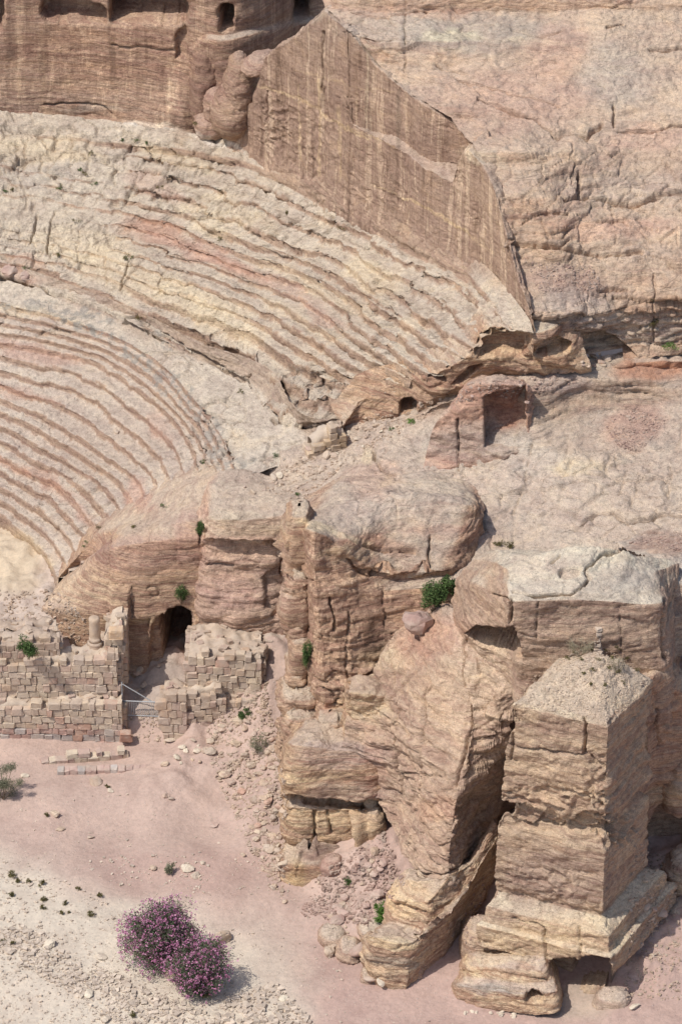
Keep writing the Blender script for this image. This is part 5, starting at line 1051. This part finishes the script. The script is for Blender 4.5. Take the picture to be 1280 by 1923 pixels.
def gate():
    z0 = 1.2
    A = np.array(PZ(231, 1345, z0)); B = np.array(PZ(306, 1348, z0)); t_ = empty('metal_gate', A); inv = -A
    tag(t_, 'low grey metal railing gate with vertical bars across the stone passage', 'gate')
    up = np.array((0, 0, 1.0))
    bars('top_rail', [(A+up*.95, B+up*.95, .035)], M_STEEL, t_, inv)
    bars('bottom_rail', [(A+up*.08, B+up*.08, .025)], M_STEEL, t_, inv)
    o = bars('vertical_bars', [(A+(B-A)*k/22+up*.08, A+(B-A)*k/22+up*.95, .012) for k in range(1, 22)], M_STEEL, t_, inv)
    P0 = np.array(PY(229, 1318, A[1])); P1 = np.array(PY(230, 1278, A[1]+.3))
    bars('gate_post', [(A-up*.3, A+up*2.1, .04)], M_STEEL, t_, inv)
    bars('brace', [(A+up*2.0, B+up*.55+np.array((0, .1, 0)), .03)], M_STEEL, t_, inv)
gate()
# ------------------------------------------------------------------ loose stones
def rock_mesh(name, seed, flat=.7, cuts=9):
    r = np.random.RandomState(seed); n = 5
    V, F = _cub(4); V = V/np.linalg.norm(V, axis=1)[:, None]
    for _ in range(cuts):
        d = r.normal(size=3); d /= np.linalg.norm(d); h = r.uniform(.55, .85); s = V@d
        V = V-np.outer(np.maximum(s-h, 0), d)
    V = V*np.array((1, r.uniform(.65, .95), flat*r.uniform(.7, 1.1)))
    V += .03*r.normal(size=V.shape)
    colr = np.array(BLOCKC[seed % len(BLOCKC)])
    o = make_mesh(name, V, F, M_STONE, np.tile(colr, (len(V), 1)), None, False)
    me = o.data; bpy.data.objects.remove(o); return me
ROCKS = [rock_mesh('stone', 100+k, .5+.07*(k % 6)) for k in range(22)]
ROUND = [rock_mesh('stone', 200+k, .7, 3) for k in range(6)]
for me_ in ROUND: me_.polygons.foreach_set('use_smooth', np.ones(len(me_.polygons), bool))
def pale_mesh(me, colr):
    m = me.copy(); n = len(m.vertices); m.attributes['tint'].data.foreach_set('color', np.tile((*colr, 1), (n, 1)).astype(np.float32).ravel()); return m
PALES = [pale_mesh(m, (.62, .56, .46)) for m in ROCKS[:8]]; TANS = [pale_mesh(m, (.50, .40, .31)) for m in ROCKS[8:16]]; PINKS = [pale_mesh(m, (.46, .34, .30)) for m in ROCKS[4:12]]
def stone(px, py, wpx, label, group=None, name='loose_stone', cat='stone', mesh=None, hk=1.0, seed=None, sink=.18):
    p, n_ = drop(px, py); d = (p-CAMV).length; s = wpx/2*d/FOC
    r = np.random.RandomState(seed if seed is not None else int(px*7+py*13) % 99991)
    me = mesh or ROCKS[r.randint(len(ROCKS))]
    o = bpy.data.objects.new(name, me); COL.objects.link(o)
    o.location = p+Vector((0, 0, s*(.5-sink)*hk)); o.scale = (s, s*r.uniform(.8, 1.1), s*hk); o.rotation_euler = (r.normal(0, .2), r.normal(0, .2), r.uniform(0, 6.28))
    return tag(o, label, cat, group)
KEY = [(784, 1176, 74, 'large angular pink boulder perched on top of the leaning slab', PINKS[5], .95), (618, 1790, 32, 'reddish tan boulder lying alone on the pink path', TANS[1], 1.0), (632, 1732, 34, 'grey pink boulder at the foot of the scree', PINKS[2], .9),
 (352, 1633, 30, 'pale cream boulder right of the small grey bush', PALES[2], .8), (366, 1646, 20, 'small pale stone touching the cream boulder', PALES[3], .8), (381, 1622, 13, 'white pebble sized stone near the cream boulder', PALES[4], .9), (288, 1631, 18, 'yellow stone left of the small grey bush', TANS[2], .7),
 (104, 1530, 30, 'tan boulder in the middle of the left plain', TANS[3], .7), (113, 1558, 22, 'flat tan stone below the boulder of the left plain', TANS[4], .6), (171, 1573, 15, 'dark stone lying in a fold of the path', ROCKS[4], .6), (310, 1496, 14, 'left one of two brown cube stones on the path', ROCKS[2], 1.0), (322, 1501, 13, 'right one of two brown cube stones on the path', ROCKS[5], 1.0), (403, 1550, 20, 'flat pink stone half sunk in the path', PINKS[3], .3), (456, 1607, 15, 'brown stone on the path left of the layered crag', ROCKS[8], .9), (502, 1592, 19, 'pale stone at the edge of the scree', PALES[5], .8), (535, 1694, 15, 'grey stone below the yellow layered crag', ROCKS[6], .8),
 (92, 1776, 32, 'large cream boulder on the gravel bank', PALES[1], .75), (190, 1798, 28, 'cream boulder on the gravel bank left of the flowering shrub', PALES[6], .7), (108, 1798, 16, 'small tan stone on the gravel bank', TANS[5], .7), (415, 1768, 52, 'brown boulder behind the right side of the flowering shrub', TANS[0], .8), (333, 1832, 60, 'brown rock under the flowering shrub', TANS[6], 1.1), (168, 1868, 26, 'pale rounded stone in the stony strip', PALES[7], .7), (200, 1916, 28, 'pale stone at the bottom edge of the gravel', PALES[0], .7),
 (180, 1470, 36, 'long tan stone lying in front of the kerb blocks', TANS[7], .5), (208, 1486, 15, 'small cream block below the kerb blocks', PALES[2], .9), (48, 1458, 18, 'cream stone beside the dry shrub', PALES[3], .7), (462, 1888, 22, 'rounded cream stone in the pebble heap', PALES[5], .8), (532, 1876, 18, 'pale boulder at the top of the pebble heap', PALES[1], .9),
 (20, 512, 44, 'reddish boulder lying in the long joint of the seating rock', PINKS[0], .7), (48, 520, 28, 'smaller reddish boulder beside its twin in the seating rock', PINKS[1], .8), (1062, 1870, 14, 'cream stone on the floor in front of the chamber', PALES[4], .7), (1190, 1892, 28, 'pointed pale stone right of the leg rock', PALES[0], .6), (1240, 1718, 26, 'grey boulder in the gully right of the tomb', ROCKS[9], .7), (672, 1788, 40, 'rounded grey tan boulder left of the layered pedestal', ROUND[2], .9), (695, 1840, 26, 'grey rounded stone below the pedestal', ROUND[1], .7), (716, 1846, 22, 'white stone below the pedestal', PALES[6], .8), (219, 812, 14, 'brown stone caught on the lower seating', TANS[1], .9)]
for x, y, w, lab, me_, hk in KEY: stone(x, y, w, lab, mesh=me_, hk=hk, cat='boulder' if w > 25 else 'stone')
CN = {}
for k_, m_ in enumerate(ROCKS): CN[m_.name] = BCN[(100+k_) % 11]
for l_, c_ in ((PALES, 'pale cream'), (TANS, 'tan'), (PINKS, 'dusty pink')):
    for m_ in l_: CN[m_.name] = c_
USED = {}
def uniq(lab):
    n = USED.get(lab, 0); USED[lab] = n+1
    return lab if n == 0 else lab.replace(' stone,', (' flat stone,', ' pointed stone,', ' tilted stone,', ' lone stone,')[min(n, 4)-1], 1)
def scatter(poly, n, w0, w1, label, group, meshes, seed, name='fallen_stone', hk=.8, pw=2.2):
    r = np.random.RandomState(seed); xs = [a for a, _ in poly]; ys = [a for _, a in poly]; k = 0
    while k < n:
        x = r.uniform(min(xs), max(xs)); y = r.uniform(min(ys), max(ys))
        if not inpoly(np.array([x]), np.array([y]), poly)[0]: continue
        w = w0+(w1-w0)*r.rand()**pw; me = meshes[r.randint(len(meshes))]
        size = 'big' if w > w0+.5*(w1-w0) else 'medium' if w > w0+.15*(w1-w0) else 'small'
        fx = (x-min(xs))/(max(xs)-min(xs)); fy = (y-min(ys))/(max(ys)-min(ys))
        pos = ('top' if fy < .2 else 'upper' if fy < .4 else 'middle' if fy < .6 else 'lower' if fy < .8 else 'bottom')+' '+('left' if fx < .33 else 'centre' if fx < .67 else 'right')
        stone(x, y, w, uniq(f'{size} {CN.get(me.name, "tan")} stone, {pos} of the {label}'), group, name, 'stone', me, hk*r.uniform(.8, 1.2), r.randint(1e6)); k += 1
ALL = ROCKS+TANS
scatter([(390, 1380), (430, 1350), (500, 1340), (520, 1420), (540, 1500), (520, 1560), (470, 1520), (420, 1470), (400, 1420)], 78, 8, 27, 'scree right of the ruined walls', 'scree stones right of the walls', ALL, 1)
scatter([(440, 1520), (535, 1520), (535, 1660), (505, 1680), (490, 1600)], 42, 8, 27, 'pile at the foot of the layered block', 'stones at the foot of the layered block', ALL, 2)
scatter([(575, 1700), (600, 1650), (650, 1620), (720, 1590), (735, 1680), (690, 1730), (640, 1740)], 42, 8, 32, 'scree between block and pedestal', 'scree stones between block and pedestal', PINKS+TANS[:3], 3)
scatter([(240, 1385), (300, 1380), (400, 1385), (400, 1440), (300, 1440), (330, 1400)], 20, 9, 26, 'tumble in front of the gate pier', 'tumbled blocks in front of the gate', PALES+TANS, 4)
scatter([(590, 860), (580, 800), (700, 780), (740, 790), (640, 880), (500, 900), (480, 880)], 28, 8, 22, 'rubble gully below the seating', 'rubble stones in the gully', PALES+TANS, 5)
scatter([(1085, 700), (1090, 665), (1120, 655), (1150, 675), (1120, 700)], 13, 10, 24, 'boulder pile in the hollow', 'boulders piled in the hollow', ROCKS, 6)
scatter([(0, 1120), (110, 1120), (110, 1230), (0, 1230)], 16, 9, 20, 'terrace behind the walls', 'blocks strewn on the terrace', ALL, 7)
scatter([(235, 1300), (240, 1265), (300, 1245), (300, 1262), (262, 1300)], 8, 12, 24, 'passage entrance floor', 'blocks inside the passage', ROCKS, 8)
scatter([(875, 1893), (970, 1902), (968, 1914), (872, 1905)], 14, 8, 13, 'row before the banded podium', 'row of small stones before the podium', PALES, 9, pw=1)
scatter([(1195, 1560), (1215, 1720), (1250, 1830), (1200, 1850), (1235, 1700)], 12, 9, 20, 'gully right of the tomb', 'stones in the gully right of the tomb', ALL, 10)
scatter([(440, 900), (560, 870), (560, 940), (470, 930)], 8, 8, 16, 'dusty ledge above the passage', 'stones on the dusty ledge', ALL, 11)
scatter([(850, 740), (1040, 700), (1080, 720), (1000, 760)], 8, 8, 14, 'pink rubble behind the cutting', 'stones behind the square cutting', PINKS, 12)
scatter([(560, 1760), (640, 1700), (690, 1840), (640, 1860)], 5, 8, 13, 'path beside the pedestal', 'small stones beside the pedestal', ALL, 13)
# gravel: beyond counting
def gravel(name, label, poly_w, seed):
    """poly_w: list of (polygon, count, size px lo, hi, colour)"""
    r = np.random.RandomState(seed); VV, FF, TT = [], [], []; off = 0
    base = [(_v, _f) for _v, _f in [( (lambda V: V)(np.array([(1, 0, 0), (0, 1, 0), (-1, 0, 0), (0, -1, 0), (0, 0, 1), (0, 0, -1.)])), np.array([(0, 1, 4, 4), (1, 2, 4, 4), (2, 3, 4, 4), (3, 0, 4, 4)]))]]
    C1, F1 = _cub(1); C1 = C1*.62
    for poly, n, a, b, colr in poly_w:
        xs = [q for q, _ in poly]; ys = [q for _, q in poly]
        X = r.uniform(min(xs), max(xs), n*3); Y = r.uniform(min(ys), max(ys), n*3)
        cl = gn(np.c_[X/38, Y/26, np.zeros(len(X))], seed)+gn(np.c_[X/12, Y/9, np.zeros(len(X))], seed+1)*.5
        m = inpoly(X, Y, poly) & (cl > r.uniform(-.8, .55, len(X))); X = X[m][:n]; Y = Y[m][:n]
        for x, y in zip(X, Y):
            p, _n = drop(x, y); s = (a+(b-a)*r.rand()**3)/2*(p-CAMV).length/FOC
            v = C1*r.uniform(.6, 1.3, 3)*s*np.array((1.15, 1.0, .8)); v = v+r.normal(0, .16*s, v.shape)
            t = r.uniform(0, 6.28); ca, sa = math.cos(t), math.sin(t); v = np.c_[v[:, 0]*ca-v[:, 1]*sa, v[:, 0]*sa+v[:, 1]*ca, v[:, 2]]+np.array(p)+np.array((0, 0, s*.15))
            VV.append(v); FF.append(F1+off); off += 8; TT.append(np.tile(np.array(colr)*r.uniform(.75, 1.2), (8, 1)))
    o = make_mesh(name, np.concatenate(VV), np.concatenate(FF), M_STONE, np.concatenate(TT), None, False)
    o['kind'] = 'stuff'; return tag(o, label, 'gravel')
PG = (.62, .56, .47); TG = (.55, .46, .36); RG = (.46, .35, .30)
gravel('gravel', 'pale gravel and small stones strewn over the bank and the path', [
 ([(0, 1745), (150, 1800), (260, 1850), (420, 1915), (420, 1923), (215, 1923), (130, 1860), (0, 1800)], 2300, 3, 14, PG), ([(0, 1600), (120, 1650), (430, 1830), (470, 1923), (0, 1923)], 1700, 2.5, 8, PG), ([(0, 1790), (140, 1850), (240, 1923), (0, 1923)], 120, 2.5, 6, PG), ([(0, 1720), (90, 1760), (60, 1800), (0, 1790)], 260, 4, 15, PG),
 ([(430, 1870), (520, 1850), (590, 1923), (400, 1923)], 620, 4, 17, PG), ([(0, 1480), (430, 1500), (700, 1880), (860, 1923), (450, 1923), (200, 1650), (0, 1600)], 900, 2, 6, PG), ([(150, 1610), (400, 1600), (420, 1680), (200, 1660)], 90, 3, 9, PG)], 21)
gravel('rubble', 'fine stone chips in the screes between the rocks', [
 ([(385, 1340), (500, 1280), (540, 1500), (530, 1690), (470, 1600), (400, 1450)], 1500, 3, 10, TG), ([(560, 1720), (600, 1640), (720, 1560), (760, 1660), (690, 1740)], 1100, 3, 10, RG), ([(480, 910), (560, 860), (690, 780), (840, 745), (820, 770), (640, 880), (560, 950)], 1000, 3, 9, TG),
 ([(840, 760), (880, 720), (1080, 700), (1080, 720), (1000, 740)], 450, 2, 7, RG), ([(1130, 790), (1190, 765), (1250, 790), (1200, 850), (1160, 840)], 700, 2, 6, RG), ([(985, 490), (1110, 500), (1140, 545), (1010, 550)], 500, 2, 6, RG), ([(1180, 1020), (1279, 1000), (1279, 1036)], 400, 2, 6, RG), ([(1190, 1560), (1270, 1620), (1279, 1880), (1170, 1880)], 600, 3, 8, TG), ([(0, 1110), (120, 1110), (200, 1220), (0, 1240)], 500, 3, 9, TG), ([(860, 1750), (910, 1620), (920, 1680), (880, 1780)], 120, 3, 7, RG), ([(230, 1340), (300, 1340), (300, 1395), (220, 1395)], 120, 3, 8, TG)], 22)
gravel('loose_gravel', 'tan gravel covering the earth mound on the flat top of the tomb', [([(962, 1322), (1142, 1364), (1222, 1278), (1120, 1200), (1000, 1270)], 1700, 2, 5, TG)], 23)
# cairn
def cairn():
    p, _ = drop(1122, 1222); t_ = empty('cairn', p); tag(t_, 'small cairn of flat stones stacked on the mound above the tomb', 'cairn')
    z = -.05; r = np.random.RandomState(3)
    for k, w in enumerate([.24, .21, .19, .2, .16, .17, .15, .17, .13, .15]):
        h = r.uniform(.05, .09)
        o = blocks_mesh('flat_stone', [((r.uniform(-.04, .04), r.uniform(-.03, .03), z+h), np.array((w*r.uniform(.8, 1.1), w*.8, h)), r.uniform(0, 3), np.array((.50, .42, .35))*r.uniform(.85, 1.15), k)], M_STONE, t_); z += 2*h*.96
cairn()
# ------------------------------------------------------------------ plants
def leaf_material(name, c1, c2, c3=None):
    m, nt, b = mat_nodes(name); T = NT(nt)
    t = T.n('ShaderNodeAttribute', attribute_name='tint').outputs['Color']
    s = T.n('ShaderNodeSeparateColor'); nt.links.new(t, s.inputs[0])
    T.put(b.inputs['Base Color'], T.ramp(s.outputs[0], [(0, c1), (.6, c2), (1, c3 or c2)])); b.inputs['Roughness'].default_value = .7
    return m
M_GREEN = leaf_material('green_leaf', (.030, .055, .018), (.085, .14, .045), (.14, .20, .07))
M_BRIGHT = leaf_material('fresh_leaf', (.05, .11, .02), (.13, .24, .05), (.20, .32, .09))
M_GREYG = leaf_material('grey_green_leaf', (.10, .11, .07), (.22, .22, .14), (.34, .32, .22))
M_DARK = leaf_material('dark_leaf', (.04, .06, .03), (.10, .125, .07), (.16, .18, .11))
M_DRY = leaf_material('dry_twig', (.20, .17, .11), (.36, .31, .21), (.46, .40, .29))
M_OLIVE = leaf_material('olive_leaf', (.07, .06, .025), (.15, .13, .05), (.22, .19, .08))
M_FLOWER = leaf_material('pink_petal', (.34, .11, .22), (.50, .21, .34), (.62, .36, .48))
M_TWIG = plain('twig', (.20, .15, .10))
def leaves(name, C, size, asp, mat, parent, r, up=.3):
    n = len(C); d = r.normal(size=(n, 3)); d[:, 2] += up; d /= np.linalg.norm(d, axis=1)[:, None]
    e = np.cross(d, r.normal(size=(n, 3))); e /= np.linalg.norm(e, axis=1)[:, None]
    L = size*r.uniform(.7, 1.3, n)[:, None]; W = L*asp
    V = np.stack([C, C+d*L*.5+e*W*.5, C+d*L, C+d*L*.5-e*W*.5], 1).reshape(-1, 3)
    F = np.arange(4*n).reshape(n, 4); t = np.repeat(r.rand(n), 4)[:, None]*np.ones((1, 3))
    return make_mesh(name, V, F, mat, t, None, False, False, parent)
def bush(px, py, wpx, hpx, n, lsize, mat, label, name='bush', cat='bush', asp=.35, clumps=14, seed=1, group=None, flowers=0, loc=None, twig=M_TWIG, fill=.55, up=.3, depth=None):
    """px, py: the foot of the plant in the photograph"""
    r = np.random.RandomState(seed)
    if loc is None: p, _n = drop(px, py)
    else: p = Vector(loc)
    k = (p-CAMV).length/FOC; rx = wpx/2*k; rz = hpx*k/cp/2; ry = depth or rx*.9
    t_ = empty(name, p); tag(t_, label, cat, group)
    cc = r.normal(size=(clumps, 3)); cc /= np.linalg.norm(cc, axis=1)[:, None]; cc *= r.uniform(.3, .9, clumps)[:, None]
    cr = r.uniform(.2, .42, clumps)
    w = r.randint(clumps, size=n); q = r.normal(size=(n, 3)); q /= np.linalg.norm(q, axis=1)[:, None]; q *= (r.rand(n)**(1/3*fill*1.5))[:, None]
    C = (cc[w]+q*cr[w][:, None])*np.array((rx, ry, rz)); C[:, 2] += rz*.95; C[:, 2] = np.maximum(C[:, 2], .02)
    leaves('foliage', C, lsize, asp, mat, t_, r, up)
    st = []
    for i in range(clumps):
        e = cc[i]*np.array((rx, ry, rz)); e[2] = max(.05, e[2]+rz*.9); st.append((np.array((0, 0, -.1))+r.normal(0, .04, 3), e, max(.006, .012*rx)))
    bars('stems', st, twig, t_, np.zeros(3))
    if flowers:
        w = r.randint(clumps, size=flowers); q = r.normal(size=(flowers, 3)); q[:, 2] += .25; q[:, 1] -= .1; q /= np.linalg.norm(q, axis=1)[:, None]
        C = (cc[w]+q*(cr[w]*1.04)[:, None])*np.array((rx, ry, rz)); C[:, 2] += rz*.95; C[:, 2] = np.maximum(C[:, 2], .05)
        C = np.repeat(C, 4, 0)+r.normal(0, .02, (flowers*4, 3))
        leaves('flowers', C, .075, .9, M_FLOWER, t_, r, .5)
    return t_
bush(304, 1812, 156, 122, 19000, .13, M_DARK, 'wide oleander shrub covered in pink flowers on the gravel bank', 'flowering_shrub', 'shrub', .24, 90, 5, flowers=2900, fill=1.0)
bush(368, 1862, 132, 104, 13000, .13, M_DARK, 'lower right oleander shrub with pink flowers leaning over the brown rock', 'flowering_shrub', 'shrub', .24, 70, 6, flowers=2000, fill=1.0)
bush(55, 1226, 44, 40, 2200, .13, M_GREEN, 'round dark green bush growing in the ruined terrace wall', seed=7, asp=.25, loc=tuple(np.array(PZ(55, 1226, 5.3))+np.array((0, -.45, 0))))
bush(342, 1130, 30, 34, 1100, .11, M_GREEN, 'green bush hanging on the rock face just above the passage vault', seed=8, asp=.25)
bush(376, 1008, 18, 34, 700, .10, M_GREEN, 'narrow green bush in the cleft at the top of the passage rock', seed=9, asp=.25)
bush(812, 1146, 60, 52, 3200, .12, M_GREEN, 'dark green tree like bush behind the perched boulder', seed=10, clumps=20, asp=.35)
bush(842, 1120, 44, 36, 1800, .12, M_GREEN, 'upper right green bush at the foot of the round topped block', seed=11, asp=.35)
bush(578, 1256, 20, 66, 1200, .12, M_GREEN, 'tall dark green shrub wedged in the cleft left of the butte', seed=12, asp=.25)
bush(716, 1732, 38, 36, 2400, .13, M_BRIGHT, 'bright green round bush on top of the pedestal rocks', seed=13, asp=.2, up=.8)
bush(457, 1350, 28, 20, 700, .10, M_GREEN, 'low green bush in the scree right of the walls', seed=14, asp=.3)
bush(487, 1412, 42, 44, 1100, .10, M_GREYG, 'sparse grey green shrub in the middle of the scree', seed=15, asp=.2, fill=1)
bush(319, 1640, 22, 22, 800, .10, M_GREYG, 'small round grey green bush on the path beside the cream boulder', seed=16, asp=.25)
bush(8, 1500, 80, 66, 5200, .12, M_GREYG, 'big dry grey shrub at the left edge of the plain', seed=17, asp=.18, fill=1)
bush(651, 1662, 16, 14, 300, .08, M_GREEN, 'tiny green bush between the scree stones', seed=18)
bush(1227, 612, 20, 14, 300, .09, M_OLIVE, 'small olive bush growing in the cliff joint on the right', seed=19)
bush(1088, 1232, 56, 36, 900, .16, M_DRY, 'dry twiggy shrub on the mound left of the cairn', seed=20, asp=.08, fill=1, up=.8, twig=M_DRY)
bush(1160, 1262, 44, 30, 420, .14, M_DRY, 'dry twiggy shrub on the mound right of the cairn', seed=21, asp=.08, fill=1, up=.8, twig=M_DRY)
bush(935, 1024, 22, 10, 260, .08, M_OLIVE, 'left small olive plant in the gap behind the round topped block', seed=22)
bush(955, 1028, 20, 10, 260, .08, M_OLIVE, 'right small olive plant in the gap behind the round topped block', seed=23)
bush(1255, 655, 44, 8, 380, .08, M_BRIGHT, 'patch of fresh grass on the ledge at the right edge', 'grass_tuft', 'grass', seed=24)
bush(772, 793, 26, 6, 240, .08, M_BRIGHT, 'fresh grass patch below the small square cave', 'grass_tuft', 'grass', seed=25)
TU = [(160, 328), (172, 288), (150, 318), (205, 262), (255, 262), (276, 268), (228, 262), (75, 327), (113, 352), (26, 356), (12, 360), (244, 374), (177, 344), (300, 352), (145, 414), (155, 470), (110, 478), (415, 448), (368, 232), (404, 243), (263, 598), (380, 868), (452, 735), (332, 884), (310, 950), (250, 988), (188, 990), (128, 1022), (160, 1022), (558, 926), (520, 856), (560, 858), (238, 485), (48, 505), (645, 428), (356, 1422), (425, 1455), (1226, 560), (735, 805), (710, 800), (243, 482), (540, 400)]
def where(x, y):
    v = 'high below the back cliff' if y < 300 else 'on the smooth rock above the seating' if y < 420 else 'among the upper seats' if y < 640 else 'beside the lower seats' if y < 900 else 'at the end of the lower seats' if y < 1050 else 'in the scree below the walls'
    return v+(', far left' if x < 90 else ', left' if x < 200 else ', centre left' if x < 320 else ', centre' if x < 500 else ', right of centre' if x < 760 else ', far right')
TU = [t for i, t in enumerate(TU) if i % 4 != 3]; TU.sort(); ORD_ = ['first', 'second', 'third', 'fourth', 'fifth', 'sixth', 'seventh', 'eighth', 'ninth', 'tenth', 'eleventh', 'twelfth', 'thirteenth']; WH = []; cnt = {}
for x, y in TU:
    w_ = where(x, y).split(',')[0]; cnt[w_] = cnt.get(w_, 0)+1; WH.append(f'{ORD_[cnt[w_]-1]} from the left {w_}')
for i, (x, y) in enumerate(TU):
    bush(x, y+3, 13+5*(i % 3), 7, 120, .07, M_OLIVE if i % 2 else M_GREEN, ('tiny %s tuft %s' % ('olive' if i % 2 else 'green', WH[i])), 'grass_tuft', 'grass', seed=30+i, clumps=5, group='tufts in the rock cracks')
SU = [(22, 1640, 22), (33, 1654, 12), (55, 1655, 11), (77, 1659, 18), (148, 1668, 11), (23, 1680, 15), (84, 1687, 16), (82, 1703, 14), (124, 1695, 12), (187, 1682, 15), (117, 1714, 12), (129, 1713, 7), (171, 1715, 18), (27, 1771, 14), (8, 1766, 12), (250, 1906, 16), (88, 1530, 12), (203, 1476, 12), (385, 1868, 22)]
SN = ['biggest, at the upper left', 'second down at the far left, small', 'small, third along the upper row', 'fourth along the upper row, medium', 'small and alone, left of the path edge', 'at the left edge below the biggest', 'medium, centre of the patch', 'just below the one at the patch centre', 'small, right of the patch centre', 'the rightmost of the patch', 'low in the patch, left of the tiniest one', 'the tiniest of the patch', 'large, lowest right of the patch', 'alone by the left edge among pale stones', 'the leftmost, alone by the frame edge', 'alone near the bottom edge', 'beside the tan boulder on the plain', 'below the cream kerb blocks', 'under the flowering shrub']
for i, (x, y, w) in enumerate(SU):
    bush(x, y+w*.25, w, w*.6, int(16*w), .07, M_OLIVE, 'rosette plant on the pale gravel, '+SN[i], 'small_plant', 'plant', seed=90+i, clumps=6, asp=.4, group='rosette plants on the gravel bank')
r_ = np.random.RandomState(5); ORD = ['first', 'second', 'third', 'fourth', 'fifth', 'sixth']
for j, (yy, x0, x1, nn, rown) in enumerate([(1222, 1078, 1162, 4, 'highest'), (1240, 1066, 1178, 5, 'upper middle'), (1262, 1090, 1190, 5, 'lower middle'), (1284, 1106, 1168, 3, 'lowest')]):
    for k in range(nn):
        x = x0+(x1-x0)*k/(nn-1)+r_.uniform(-5, 5); y = yy+r_.uniform(-4, 4)
        bush(x, y, 9+9*r_.rand(), 6, 110, .06, M_OLIVE, f'{ORD[k]} low olive plant from the left in the {rown} row on the mound', 'small_plant', 'plant', seed=130+i*3+k+j*7, clumps=5, group='low plants on the mound')
